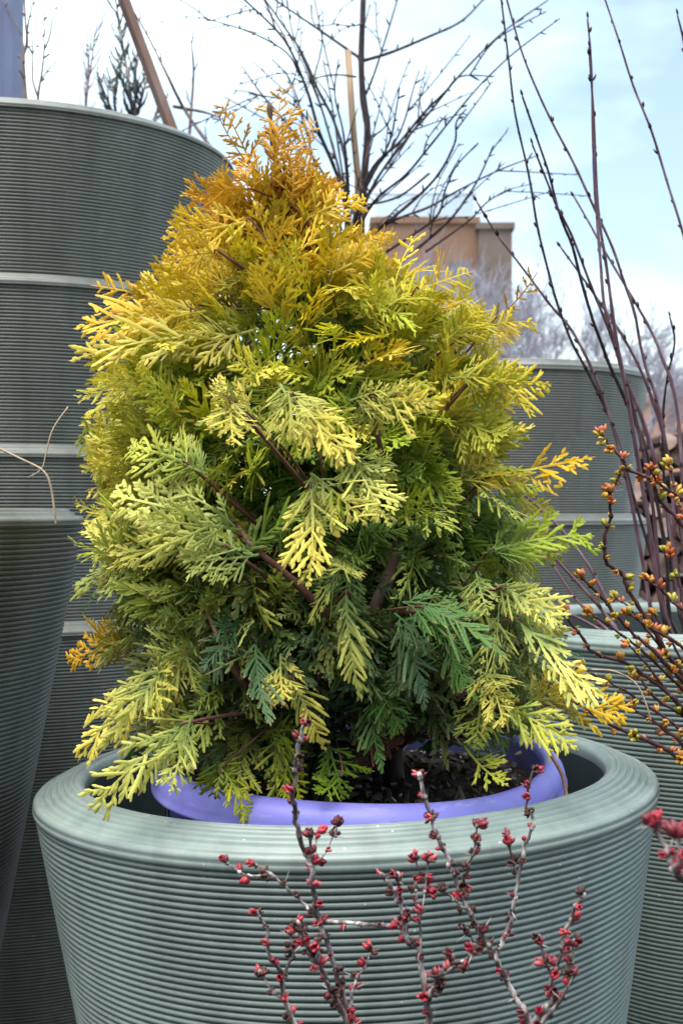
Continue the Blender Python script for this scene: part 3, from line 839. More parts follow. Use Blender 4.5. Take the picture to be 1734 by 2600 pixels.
# the rest of the outer crown; a few openings where the photograph shows the stems
OPEN = [(985, 1470, 62, 110, 1.10), (735, 1470, 80, 60, 1.06), (560, 1640, 40, 70, 1.05), (900, 1880, 90, 50, 1.12)]
def blocked(b_, t_):
    for u in (0.15, .4, .7, 1.0):
        p = b_.lerp(t_, u)
        x, y = 867 + p.x / p.y * FOC, 1300 - (p.z - CAMZ) / p.y * FOC
        for ox, oy, rx, ry, Y in OPEN:
            if p.y < Y and ((x - ox) / rx) ** 2 + ((y - oy) / ry) ** 2 < 1: return True
    return False
N_OUT = 300 - len(HERO)
tries = 0
gold = 2.399963
k = 0
while len(sprays) < 300 and tries < 5000:
    tries += 1
    hh = (tries * 0.618034) % 1.0
    th = tries * gold + rg.uniform(-.3, .3)
    z = ZBOT + 0.01 + (ZTOP - 0.085 - ZBOT) * (hh ** 1.12)
    cx, hw = crown(z)
    if rg.random() > (hw / 0.24) ** 0.8 + 0.1: continue
    co, si = math.cos(th), math.sin(th)
    if si > 0.25 and rg.random() < 0.72: continue
    h = (z - ZBOT) / (ZTOP - ZBOT)
    dep = depth_of(hw, h)
    rad = Vector((co, si, 0))
    fr_ = rg.uniform(0.84, 1.03)
    barest = rg.random() < .20
    if barest: fr_ += rg.uniform(.03, .10)
    tipp = Vector((cx + co * hw * fr_, CY + si * dep * fr_, z))
    if h > 0.75: up = rg.uniform(0.5, 1.5)
    elif h > 0.5: up = rg.uniform(0.05, 0.8)
    elif h > 0.25: up = rg.uniform(-0.7, 0.35)
    else: up = rg.uniform(-1.1, 0.0)
    d = (rad * 1.0 + Vector((0, 0, up)) + Vector((rg.gauss(0, .3), rg.gauss(0, .3), rg.gauss(0, .15)))).normalized()
    L = rg.uniform(0.065, 0.115) * (0.75 if h > 0.8 else 1.0)
    base = tipp - d * L
    if tipp.z < SOILZ + (0.075 if tipp.x > .0 and tipp.y < CY + .04 else 0.015): continue
    if blocked(base, tipp): continue
    vn = rad * rg.uniform(.2, 1.0) + Vector((0, 0, rg.uniform(.1, .9))) + Vector((rg.gauss(0, .45), rg.gauss(0, .45), rg.gauss(0, .3)))
    q_ = rg.random()
    st = 'bare' if barest else ('fan' if q_ < (0.72 if h > 0.3 else 0.5) else 'open')
    sprays.append((base, d, vn, L, st, tone(h, fr_, rg, co), None))

thuja = empty('conifer', P(1000, 1985, 1.235), 'golden-tipped dwarf arborvitae growing in the violet pot, centre of the picture', 'conifer')
mb = MB()
nT = len(TRUNK)
tube(mb, TRUNK, [0.0105 * (1 - 0.82 * i / nT) + 0.0008 * math.sin(i * 2.3) for i in range(nT)], 9)
obj('trunk', mesh('trunk', mb.v, mb.f, M['bark_trunk']), thuja)

# branches: farthest-point anchors among the spray bases
bases = np.array([tuple(s[0]) for s in sprays])
anch = [0]
dd = np.linalg.norm(bases - bases[0], axis=1)
for _ in range(45):
    i = int(np.argmax(dd)); anch.append(i)
    dd = np.minimum(dd, np.linalg.norm(bases - bases[i], axis=1))
TN = np.array([tuple(p) for p in TRUNK])
branches = []
for ai in anch:
    b_ = Vector(bases[ai])
    cand = np.linalg.norm(TN[:, :2] - bases[ai][:2], axis=1)
    drop = 0.55 * float(np.linalg.norm(bases[ai][:2] - TN[int(np.argmin(np.abs(TN[:, 2] - b_.z))), :2]))
    tz = max(TN[3, 2], b_.z - (drop if b_.z > 0.66 else -0.25 * drop))
    ti = int(np.argmin(np.abs(TN[:, 2] - tz)))
    p0 = TRUNK[ti]
    mid = p0.lerp(b_, 0.5) + Vector((rg.gauss(0, .012), rg.gauss(0, .012), rg.uniform(-0.02, 0.012)))
    branches.append(smooth_path([p0, p0.lerp(mid, .6) + Vector((0, 0, -.004)), mid, b_], 4))
br_pts = [np.array([tuple(p) for p in br]) for br in branches]
kids = [[] for _ in branches]
for si_, s in enumerate(sprays):
    b_ = np.array(tuple(s[0]))
    best = min(((float(np.min(np.linalg.norm(bp[3:] - b_, axis=1))), j) for j, bp in enumerate(br_pts)))
    kids[best[1]].append(si_)

def spray_matrix(base, d, vn, L, flip, L0=0.135, wide=1.0):
    n = vn - d * vn.dot(d)
    n = n.normalized() if n.length > 1e-4 else d.orthogonal().normalized()
    y = n.cross(d)
    s = L / L0
    m = Matrix((d, y * flip, n)).transposed().to_4x4()
    m = m @ Matrix.Diagonal((s, wide * (0.5 * s + 0.5), 0.5 * s + 0.5, 1))
    m.translation = base
    return m

for bi, br in enumerate(branches):
    mb = MB()
    n = len(br)
    tube(mb, br, [0.0040 * (1 - 0.75 * i / n) for i in range(n)], 6)
    for si_ in kids[bi]:
        b_ = sprays[si_][0]
        bp = br_pts[bi]
        j = 3 + int(np.argmin(np.linalg.norm(bp[3:] - np.array(tuple(b_)), axis=1)))
        j = max(2, min(j - 3, int(len(bp) * .62)))
        p0 = Vector(bp[j])
        if (p0 - b_).length > 0.006:
            mid = p0.lerp(b_, .5) + Vector((rg.gauss(0, .006), rg.gauss(0, .006), rg.gauss(0, .006)))
            tube(mb, smooth_path([p0, mid, b_, b_ + sprays[si_][1] * 0.005], 3), [0.0012 * (1 - .05 * q) for q in range(10)], 5)
    bo = obj('branch', mesh('branch', mb.v, mb.f, M['bark_red']), thuja)
    for si_ in kids[bi]:
        base, d, vn, L, st, c, var = sprays[si_]
        me = SPR[st][rg.randrange(len(SPR[st]))]
        o = bpy.data.objects.new('spray', me)
        COL.objects.link(o)
        o.parent = bo
        m = spray_matrix(base, d, vn, L, rg.choice((-1, 1)), 0.15 if st == 'bare' else 0.135)
        o.matrix_local = Matrix.Translation(-world_loc(bo)) @ m
        o.color = (c[0], c[1], c[2], goldness(base.z))

for pts, r0, r1, mt in [([(955, 1960, 1.20), (930, 1760, 1.14), (945, 1575, 1.105), (985, 1470, 1.10), (1012, 1385, 1.11), (1030, 1250, 1.15)], .0072, .0052, 'bark_trunk'),
                        ([(930, 1640, 1.13), (832, 1560, 1.07), (740, 1470, 1.055), (640, 1385, 1.05), (600, 1330, 1.07), (540, 1290, 1.10)], .0046, .0007, 'bark_red'),
                        ([(660, 1790, 1.12), (590, 1690, 1.06), (555, 1620, 1.055), (520, 1540, 1.08), (470, 1450, 1.14)], .0034, .0006, 'bark_red'),
                        ([(1000, 1560, 1.11), (1110, 1555, 1.06), (1230, 1620, 1.05), (1290, 1660, 1.08)], .0034, .0007, 'bark_red')]:
    pth = smooth_path([P(*q) for q in pts], 6)
    mb = MB(); tube(mb, pth, stem_radii(len(pth), r0, r1, rg, .06), 8)
    obj('branch', mesh('branch', mb.v, mb.f, M[mt]), thuja)
# inner foliage, too dense to count
Vs, Fs, Ts, Es, Cs, As = [], [], [], [], [], []
off = 0
cnt = 0
tries = 0
while cnt < 540 and tries < 20000:
    tries += 1
    z = ZBOT + 0.02 + (ZTOP - 0.12 - ZBOT) * rg.random() ** 1.1
    cx, hw = crown(z)
    if rg.random() > (hw / 0.24) + 0.05: continue
    th = rg.uniform(0, 6.283)
    co, si = math.cos(th), math.sin(th)
    h = (z - ZBOT) / (ZTOP - ZBOT)
    dep = depth_of(hw, h)
    fr_ = rg.uniform(0.22, 0.80)
    if si > 0.4 and rg.random() < 0.5: continue
    tipp = Vector((cx + co * hw * fr_, CY + si * dep * fr_, z))
    up = rg.uniform(0.4, 1.4) if h > 0.7 else (rg.uniform(-.2, 0.9) if h > 0.4 else rg.uniform(-0.9, 0.6))
    d = (Vector((co, si, up)) + Vector((rg.gauss(0, .4), rg.gauss(0, .4), rg.gauss(0, .2)))).normalized()
    L = rg.uniform(0.06, 0.10)
    base = tipp - d * L
    if min(base.z, tipp.z) < SOILZ + (0.075 if tipp.x > .0 and tipp.y < CY + .04 else 0.012): continue
    if blocked(base, tipp): continue
    vn = Vector((co, si, 0)) * rg.uniform(.2, 1) + Vector((rg.gauss(0, .6), rg.gauss(0, .6), rg.gauss(0, .6) + .3))
    st = 'open' if rg.random() < 0.55 else 'fan'
    V, F, T, E, A = rg.choice(SPR_LO[st])
    m = np.array(spray_matrix(base, d, vn, L, rg.choice((-1, 1))))
    Vs.append(V @ m[:3, :3].T + m[:3, 3])
    Fs.extend([[i + off for i in q] for q in F]); off += len(V)
    Ts.append(T); Es.append(E * 0.9); As.append(A)
    c = tone(h, fr_, rg, co)
    Cs.append(np.tile(np.array([c[0], c[1], c[2], goldness(base.z)]), (len(V), 1)))
    cnt += 1
for base, d, vn, L, st, c, var in sprays:
    if base.y > CY + .05: continue
    for _ in range(2):
        d2 = (d + Vector((rg.gauss(0, .5), rg.gauss(0, .35), rg.gauss(0, .5)))).normalized()
        L2 = min(.085, L * rg.uniform(.5, .8))
        b2 = base - d * L * rg.uniform(.05, .4)
        if b2.z + d2.z * L2 < SOILZ + (0.07 if b2.x > .0 and b2.y < CY + .04 else 0.012) or b2.z > ZTOP - .22: continue
        if blocked(b2, b2 + d2 * L2): continue
        V, F, T, E, A = rg.choice(SPR_MID['fan'])
        m = np.array(spray_matrix(b2, d2, vn + Vector((rg.gauss(0, .4), rg.gauss(0, .4), rg.gauss(0, .4))), L2, rg.choice((-1, 1))))
        Vs.append(V @ m[:3, :3].T + m[:3, 3]); Fs.extend([[i + off for i in q] for q in F]); off += len(V)
        Ts.append(T); Es.append(E); As.append(A)
        k_ = rg.uniform(.55, .95)
        c2 = lerp3(C_GRN if base.z < .95 else C_YG, c, k_)
        Cs.append(np.tile(np.array([c2[0], c2[1], c2[2], goldness(base.z)]), (len(V), 1)))
cnt, tries = 0, 0
while cnt < 760 and tries < 20000:
    tries += 1
    z = ZBOT + 0.015 + (ZTOP - 0.105 - ZBOT) * ((tries * 0.618034) % 1.0) ** 1.05
    cx, hw = crown(z)
    if rg.random() > (hw / 0.24) ** .8 + 0.08: continue
    th = rg.uniform(0, 6.283)
    co, si = math.cos(th), math.sin(th)
    if si > 0.3 and rg.random() < .6: continue
    h = (z - ZBOT) / (ZTOP - ZBOT)
    dep = depth_of(hw, h)
    fr_ = rg.uniform(0.72, 1.0)
    tipp = Vector((cx + co * hw * fr_, CY + si * dep * fr_, z))
    up = rg.uniform(0.4, 1.5) if h > 0.75 else (rg.uniform(0.0, 0.9) if h > 0.5 else (rg.uniform(-.7, .4) if h > .25 else rg.uniform(-1.1, .05)))
    d = (Vector((co, si, up)) + Vector((rg.gauss(0, .35), rg.gauss(0, .35), rg.gauss(0, .2)))).normalized()
    L = rg.uniform(0.05, 0.095)
    base = tipp - d * L
    if min(base.z, tipp.z) < SOILZ + (0.075 if tipp.x > .0 and tipp.y < CY + .04 else 0.012): continue
    if blocked(base, tipp): continue
    vn = Vector((co, si, 0)) * rg.uniform(.2, 1) + Vector((rg.gauss(0, .5), rg.gauss(0, .5), rg.gauss(0, .4) + .4))
    V, F, T, E, A = rg.choice(SPR_MID['fan' if rg.random() < .7 else 'open'])
    m = np.array(spray_matrix(base, d, vn, L, rg.choice((-1, 1))))
    Vs.append(V @ m[:3, :3].T + m[:3, 3])
    Fs.extend([[i + off for i in q] for q in F]); off += len(V)
    Ts.append(T); Es.append(E); As.append(A)
    c = tone(h, fr_, rg, co)
    Cs.append(np.tile(np.array([c[0], c[1], c[2], goldness(base.z)]), (len(V), 1)))
    cnt += 1
#print('FOLIAGE quads', len(Fs), 'spray', [len(m.polygons) for m in SPR['fan']])
me = mesh('inner_foliage', np.concatenate(Vs), Fs, M['thuja_in'], True, {'tip': np.concatenate(Ts), 'end': np.concatenate(Es), 'tone': np.concatenate(Cs), 'arc': np.concatenate(As)})
tag(obj('inner_foliage', me, thuja), kind='stuff')

# ------------------------------------------------------------------ twiggy plants
def bud_mesh(name, mt, petals, ln, wd, spread_, seed):
    """A small bud of pointed overlapping scales opening along +z."""
    rg_ = random.Random(seed)
    mb = MB()
    for k in range(petals):
        a = 6.283 * k / petals + rg_.uniform(-.3, .3)
        sp = spread_ * rg_.uniform(.5, 1.2) if k or petals > 2 else 0
        l = ln * rg_.uniform(.75, 1.1)
        ax = Vector((math.cos(a) * math.sin(sp), math.sin(a) * math.sin(sp), math.cos(sp)))
        out = Vector((math.cos(a), math.sin(a), 0)); tang = Vector((-math.sin(a), math.cos(a), 0))
        pts = []
        for u, w in ((0, .35), (.3, .95), (.6, .95), (.85, .55), (1, .06)):
            c = ax * l * u + out * wd * 0.25
            th = wd * w * 0.5
            pts += [c + tang * wd * w * .62, c + out * th, c - tang * wd * w * .62, c - out * th * 0.5]
        v = [tuple(p) for p in pts]
        f = []
        for i in range(4):
            for q in range(4):
                q2 = (q + 1) % 4
                f.append([i * 4 + q, i * 4 + q2, i * 4 + 4 + q2, i * 4 + 4 + q])
        mb.add(v, f)
    return mesh(name, mb.v, mb.f, M[mt])

BUD_RED = [bud_mesh('bud', 'bud_red', p, 0.0085, 0.0042, .22, s) for p, s in ((3, 1), (4, 2), (2, 3), (5, 4))]
BUD_DK = [bud_mesh('bud_husk', 'bud_scale', p, 0.0060, 0.0040, .55, s) for p, s in ((4, 5), (5, 6), (3, 7))]
BUD_OR = [bud_mesh('leaf_bud', 'bud_leaf', p, 0.0150, 0.0078, .42, s) for p, s in ((3, 8), (3, 9), (2, 10), (4, 11), (2, 12))]
BUD_ST = [bud_mesh('stem_bud', 'twig_dark', p, 0.008, 0.0030, .1, s) for p, s in ((1, 13), (2, 14))]
mbs = MB(); tube(mbs, [(0, 0, 0), (0, 0, .006), (0.0006, 0, .016)], [.0007, .0005, .0001], 5)
SPINE = mesh('spine', mbs.v, mbs.f, M['spine'])

def put(name, me, parent, p, d, s=1.0, roll=0.0):
    o = bpy.data.objects.new(name, me)
    COL.objects.link(o)
    o.parent = parent
    q = Vector(d).to_track_quat('Z', 'Y') @ Quaternion((0, 0, 1), roll)
    o.matrix_local = Matrix.Translation(Vector(p) - world_loc(parent)) @ q.to_matrix().to_4x4() @ Matrix.Scale(s, 4)
    return o

def along(path, step, rg_, start=0.0):
    """Points about every step metres along the path with the direction there."""
    out, acc, nxt = [], 0.0, start + step * rg_.uniform(.3, 1)
    for a, b in zip(path, path[1:]):
        l = (b - a).length
        while l > 0 and acc + l >= nxt:
            out.append((a.lerp(b, (nxt - acc) / l), (b - a).normalized()))
            nxt += step * rg_.uniform(.6, 1.4)
        acc += l
    return out

def side_dir(t, rg_, fwd=0.6):
    u = t.orthogonal().normalized(); u = Quaternion(t, rg_.uniform(0, 6.283)) @ u
    return (u + t * fwd).normalized()

# foreground barberry: red buds on grey thorny twigs (tip first, px and depth)
FG = [
 ([(777, 1835), (752, 1940), (745, 2030), (757, 2102), (791, 2212), (807, 2322), (840, 2433), (885, 2566), (930, 2700)], .80, .0034),
 ([(650, 2195), (700, 2228), (763, 2290), (818, 2335), (925, 2346), (1019, 2357), (1036, 2385)], .765, .0024),
 ([(975, 2224), (997, 2263), (1025, 2318), (1036, 2385), (1064, 2413), (1075, 2496), (1086, 2600), (1080, 2720)], .765, .0034),
 ([(1064, 1969), (1086, 2063), (1114, 2130), (1153, 2218), (1186, 2302), (1225, 2374), (1264, 2440), (1308, 2535), (1341, 2600), (1330, 2740)], .80, .0036),
 ([(1352, 1952), (1336, 2041), (1352, 2085), (1330, 2163), (1308, 2263), (1297, 2329), (1269, 2396), (1260, 2440)], .80, .0026),
 ([(1474, 2274), (1441, 2357), (1424, 2424), (1397, 2496), (1402, 2540), (1352, 2600), (1330, 2740)], .79, .0032),
 ([(1214, 2141), (1191, 2191), (1180, 2229), (1168, 2262)], .80, .0022),
 ([(655, 2318), (677, 2368), (688, 2429), (716, 2468), (727, 2551), (780, 2640), (900, 2740)], .79, .0028),
 ([(806, 2113), (799, 2174), (795, 2229)], .80, .0018),
 ([(777, 2357), (732, 2451), (722, 2510)], .79, .0022),
 ([(1053, 2263), (1069, 2379), (1066, 2420)], .765, .0017),
 ([(1086, 2257), (1119, 2263), (1164, 2296), (1190, 2312)], .80, .0018),
 ([(1208, 2413), (1164, 2451), (1108, 2485), (1084, 2545)], .765, .0026),
 ([(800, 2385), (822, 2470), (862, 2540), (900, 2640)], .79, .0030),
 ([(905, 2480), (890, 2560), (905, 2650)], .78, .0022),
 ([(1455, 2470), (1420, 2540), (1340, 2640)], .77, .0022),
]
def barberry(name, label, paths, base, bud_sets, bud_step, mt, seed, budsize, spine_p, group=None, depth_j=0.02, knob=.2, two=0.45, rs=1.0, twigs=0):
    rg_ = random.Random(seed)
    root = empty(name, base, label, 'shrub', group)
    for pts, Y, r0 in paths:
        r0 *= rs
        n = len(pts)
        w = []
        dj = rg_.uniform(-depth_j, depth_j)
        for i, (x, y) in enumerate(pts):
            t = i / (n - 1)
            w.append(P(x + rg_.uniform(-3, 3), y, Y + dj * (1 - t)))
        path = smooth_path(w[::-1], 5)      # root first
        path = [p + Vector((rg_.gauss(0, .0006), rg_.gauss(0, .0006), 0)) for p in path]
        mb = MB()
        tube(mb, path, stem_radii(len(path), r0 * 1.08, r0 * 0.55, rg_, knob), 7)
        # knobs at the nodes
        nodes = along(path, bud_step, rg_)
        nodes.append((path[-1], (path[-1] - path[-3]).normalized()))
        for _ in range(twigs):
            p, t = rg_.choice(nodes[:-1]) if len(nodes) > 2 else nodes[0]
            d = side_dir(t, rg_, 1.5); d.y *= .5; l = rg_.uniform(.012, .030)
            q = smooth_path([p, p + d * l * .5, p + d * l + Vector((0, 0, l * .35))], 3)
            tube(mb, q, stem_radii(len(q), r0 * .6, r0 * .4, rg_, .15), 6)
            nodes += along(q, bud_step * .8, rg_)
            nodes.insert(0, (q[-1], (q[-1] - q[-2]).normalized()))
        for p, t in nodes:
            tube(mb, [p - t * r0 * 1.1, p, p + t * r0 * 1.1], [r0 * .6, r0 * 1.1, r0 * .6], 6)
        bo = obj('branch', mesh('branch', mb.v, mb.f, M[mt]), root)
        for qi, (p, t) in enumerate(nodes):
            last = qi == len(nodes) - 1
            for _ in range((3 if last else 1) + (rg_.random() < two) + (rg_.random() < two * .4)):
                d = side_dir(t, rg_, 0.5 if not last else 1.6)
                me = rg_.choice(bud_sets[0] if rg_.random() < 0.60 or len(bud_sets) == 1 else bud_sets[1])
                put('bud', me, bo, p + d * r0 * 0.5, d, budsize * rg_.uniform(.55, 1.25), rg_.uniform(0, 6))
            if rg_.random() < spine_p:
                d = side_dir(t, rg_, 0.15)
                put('spine', SPINE, bo, p + d * r0 * .3, d, rg_.uniform(.35, .75))
    return root
fgx = P(1080, 2740, .785)
fg_paths = list(FG)
barb = barberry('barberry', 'bare thorny barberry with crimson buds in front of the planter, bottom centre', fg_paths, Vector((fgx.x, fgx.y, 0)), [BUD_RED, BUD_DK], .0110, 'twig_grey', 31, .70, .28, rs=.57, depth_j=.045, twigs=1)
# its crown and stem down to the ground, below the picture
mb = MB()
for x, y, Y in ((930, 2690, .80), (1080, 2700, .765), (1330, 2720, .80), (895, 2720, .79)):
    q = P(x, y, Y)
    tube(mb, smooth_path([q + (q - Vector((fgx.x, fgx.y, .1))).normalized() * .01, q.lerp(Vector((fgx.x, fgx.y, .2)), .5), Vector((fgx.x, fgx.y, .12)), Vector((fgx.x, fgx.y, -.01))], 4), .004, 7)
obj('stem', mesh('stem', mb.v, mb.f, M['twig_grey']), barb)

FG2 = [([(1658, 2096), (1688, 2150), (1704, 2207), (1745, 2240), (1800, 2290), (1840, 2400)], .56, .0020), ([(1725, 2130), (1718, 2190), (1704, 2210)], .56, .0014)]
b2x = P(1900, 2700, .56)
b2 = barberry('barberry', 'blurred red-budded barberry twig entering at the right edge', FG2, Vector((b2x.x, b2x.y, 0)), [BUD_RED], .011, 'twig_grey', 37, .8, .9)
mb = MB(); q = P(1840, 2395, .56)
tube(mb, smooth_path([q, Vector((b2x.x, b2x.y, .3)), Vector((b2x.x, b2x.y, -.01))], 4), .003, 7)
obj('stem', mesh('stem', mb.v, mb.f, M['twig_grey']), b2)

# orange-budded barberry on the right
RB = [
 ([(1530, 1106), (1553, 1138), (1583, 1173), (1592, 1192), (1645, 1215), (1662, 1241), (1675, 1273), (1709, 1309), (1740, 1350), (1800, 1450)], 1.24, .0030),
 ([(1549, 1249), (1587, 1179)], 1.24, .0020),
 ([(1549, 1249), (1549, 1315), (1536, 1351), (1532, 1405), (1545, 1437), (1579, 1458), (1602, 1508), (1635, 1564), (1685, 1647), (1740, 1730), (1820, 1850)], 1.22, .0034),
 ([(1480, 1469), (1524, 1514), (1585, 1586), (1652, 1647), (1696, 1691), (1745, 1745), (1820, 1850)], 1.20, .0031),
 ([(1430, 1555), (1462, 1600), (1508, 1658), (1580, 1680), (1641, 1719), (1700, 1765), (1760, 1830), (1830, 1930)], 1.19, .0032),
 ([(1419, 1758), (1486, 1797), (1530, 1830), (1602, 1863), (1669, 1891), (1740, 1935), (1830, 2000)], 1.17, .0033),
 ([(1574, 1785), (1641, 1819), (1696, 1858), (1740, 1895), (1830, 1980)], 1.18, .0028),
 ([(1620, 1720), (1674, 1780), (1740, 1825), (1830, 1930)], 1.19, .0028),
 ([(1650, 1192), (1686, 1236), (1740, 1275), (1800, 1350)], 1.25, .0024),
 ([(1640, 1470), (1669, 1490), (1710, 1530), (1750, 1570), (1820, 1700)], 1.21, .0027),
 ([(1600, 1560), (1660, 1600), (1730, 1640), (1800, 1720)], 1.20, .0026),
 ([(1690, 1400), (1720, 1470), (1760, 1560), (1820, 1700)], 1.22, .0026),
 ([(1500, 1560), (1560, 1600), (1640, 1660), (1720, 1740), (1820, 1850)], 1.21, .0024), ([(1600, 1640), (1650, 1700), (1720, 1790), (1830, 1930)], 1.2, .0022),
 ([(1560, 1520), (1600, 1545), (1650, 1610), (1700, 1670)], 1.215, .0020), ([(1660, 1560), (1690, 1610), (1740, 1690), (1820, 1850)], 1.22, .0022),
 ([(1480, 1700), (1560, 1740), (1640, 1790), (1740, 1870), (1830, 1980)], 1.18, .0022), ([(1700, 1180), (1715, 1260), (1750, 1340), (1800, 1450)], 1.25, .0022),
]
rbx = P(1900, 2100, 1.2)
rb = barberry('barberry', 'barberry with orange and yellow opening buds at the right edge', RB, Vector((rbx.x, rbx.y, 0)), [BUD_OR], .0150, 'twig_barb', 41, .55, .15, depth_j=.03, two=.3, rs=.70)
mb = MB()
for x, y, Y in ((1800, 1450, 1.24), (1820, 1850, 1.21), (1830, 1930, 1.19), (1830, 2000, 1.17), (1800, 1350, 1.25), (1820, 1700, 1.21), (1800, 1720, 1.2)):
    q = P(x, y, Y)
    tube(mb, smooth_path([q, q.lerp(Vector((rbx.x, rbx.y, .25)), .6) + Vector((.03, 0, 0)), Vector((rbx.x, rbx.y, .2)), Vector((rbx.x, rbx.y, -.01))], 4), .0035, 6)
obj('stem', mesh('stem', mb.v, mb.f, M['twig_barb']), rb)

# tall upright stems in the right edge planter
ST = [
 [(1266, -40), (1291, 150), (1308, 289), (1341, 444), (1363, 572), (1386, 666), (1413, 766), (1452, 870), (1497, 953), (1558, 1092), (1613, 1286), (1663, 1453), (1696, 1608)],
 [(1276, -40), (1319, 122), (1363, 228), (1402, 316), (1452, 411), (1502, 516), (1552, 627), (1585, 716), (1608, 794), (1624, 870), (1641, 937), (1669, 1036), (1720, 1300), (1755, 1600)],
 [(1491, 47), (1499, 166), (1505, 333), (1510, 472), (1516, 555), (1522, 666), (1535, 777), (1558, 870), (1580, 942), (1630, 1064), (1690, 1280), (1735, 1600)],
 [(1520, -40), (1569, 100), (1608, 216), (1652, 333), (1691, 461), (1734, 594), (1775, 760), (1800, 1000), (1800, 1600)],
 [(1325, 244), (1358, 339), (1391, 438), (1413, 522), (1430, 572), (1452, 627), (1474, 710), (1502, 810), (1524, 870), (1547, 925), (1585, 1014), (1641, 1150), (1690, 1400), (1720, 1610)],
 [(1352, 366), (1369, 411), (1391, 472), (1413, 522), (1450, 600), (1502, 727), (1535, 810), (1558, 880), (1600, 1010), (1650, 1250), (1705, 1610)],
 [(1208, 511), (1252, 583), (1308, 655), (1358, 721), (1397, 777), (1452, 843), (1519, 981), (1580, 1181), (1625, 1390), (1670, 1620)],
 [(1458, 499), (1497, 566), (1530, 627), (1585, 721), (1641, 821), (1675, 900), (1720, 1060), (1765, 1600)],
 [(1424, 627), (1480, 705), (1530, 777), (1591, 870), (1650, 1000), (1700, 1200), (1740, 1600)],
 [(1719, 39), (1734, 110), (1770, 300), (1810, 800), (1810, 1600)],
 [(1699, 805), (1710, 870), (1690, 970), (1682, 1092), (1690, 1300), (1740, 1610)],
 [(1495, 120), (1505, 300), (1517, 520), (1540, 680), (1565, 860), (1590, 1000), (1640, 1300), (1700, 1610)],
 [(1300, 1230), (1397, 1314), (1480, 1414), (1545, 1530), (1600, 1640)],
 [(1405, 1440), (1463, 1525), (1540, 1600), (1620, 1650)],
 [(1240, 1270), (1330, 1330), (1430, 1440), (1520, 1540), (1610, 1650)],
 [(1380, 1530), (1470, 1570), (1560, 1620), (1630, 1660)],
]
rg = random.Random(61)
shrub = empty('bare_shrub', (DP.x, DP.y, DP.z - .055), 'tall thin bare stems with dark buds rising from the right edge planter', 'shrub')
for i, pts in enumerate(ST):
    n = len(pts)
    Yb, Yt = 1.64 + rg.uniform(-.06, .10), 1.60 + rg.uniform(-.10, .10)
    w = [P(x + rg.uniform(-2, 2), y, Yt + (Yb - Yt) * k / (n - 1)) for k, (x, y) in enumerate(pts)]
    bt = Vector((DP.x + rg.uniform(-.08, .08), DP.y + rg.uniform(-.08, .05), DP.z - .07))
    w.append(bt)
    path = smooth_path(w[::-1], 5)
    r0 = rg.uniform(.0022, .0034) if i < 12 else .0026
    mb = MB()
    tube(mb, path, stem_radii(len(path), r0, .0012 if i < 12 else .0016, rg, .10), 6)
    so = obj('stem', mesh('stem', mb.v, mb.f, M['twig_dark' if i in (0, 4, 10) else 'twig_purple']), shrub)
    for p, t in along(path, .034, rg, .30 if i < 12 else .1):
        d = side_dir(t, rg, 2.2)
        put('bud', rg.choice(BUD_ST), so, p + d * .0008, d, rg.uniform(.8, 1.25), rg.uniform(0, 6))
    put('bud', BUD_ST[0], so, path[-1], (path[-1] - path[-2]).normalized(), 1.1)

# ------------------------------------------------------------------ bare tree, shrub and stake behind
def bare_plant(name, label, cat, trunk_px, Y, r0, limbs, base, seed, mt, twig=0.10, extra=2, group=None, r1=.0012, dj=.25):
    rg_ = random.Random(seed)
    root = empty(name, base, label, cat, group)
    if trunk_px:
        w = [P(x, y, Y) for x, y in trunk_px] + [Vector(base)]
        path = smooth_path(w[::-1], 5)
        mb = MB(); tube(mb, path, stem_radii(len(path), r0, r0 * .55, rg_, .08), 8)
        obj('trunk', mesh('trunk', mb.v, mb.f, M[mt]), root)
    for pts, ra in limbs:
        ra *= .82
        n = len(pts)
        dy = rg_.uniform(-dj, dj)
        w = [P(x, y, Y + dy * (1 - k / (n - 1))) for k, (x, y) in enumerate(pts)]
        path = smooth_path(w[::-1], 6)
        mb = MB()
        tube(mb, path, stem_radii(len(path), ra, max(r1, ra * .35), rg_, .10), 6)
        nodes = along(path, .055, rg_, .05)
        for p, t in nodes:          # spur buds
            d = side_dir(t, rg_, .9)
            l = rg_.uniform(.008, .022)
            tube(mb, [p, p + d * l * .6, p + d * l], [.0016, .0022, .0008], 5)
        for _ in range(extra):
            p, t = rg_.choice(nodes) if nodes else (path[-1], Vector((0, 0, 1)))
            d = side_dir(t, rg_, 1.3)
            l = rg_.uniform(.4, 1.3) * twig
            q = smooth_path([p, p + d * l * .5 + Vector((0, 0, .01)), p + d * l + t * l * .3], 4)
            tube(mb, q, stem_radii(len(q), ra * .5, r1 * .8, rg_, .1), 5)
            for pp, tt in along(q, .035, rg_):
                dd_ = side_dir(tt, rg_, .9)
                tube(mb, [pp, pp + dd_ * .012], [.0017, .0009], 4)
        obj('branch', mesh('branch', mb.v, mb.f, M[mt]), root)
    return root
tree_base = Vector((P(915, 1300, 3.0).x, 3.0, 0))
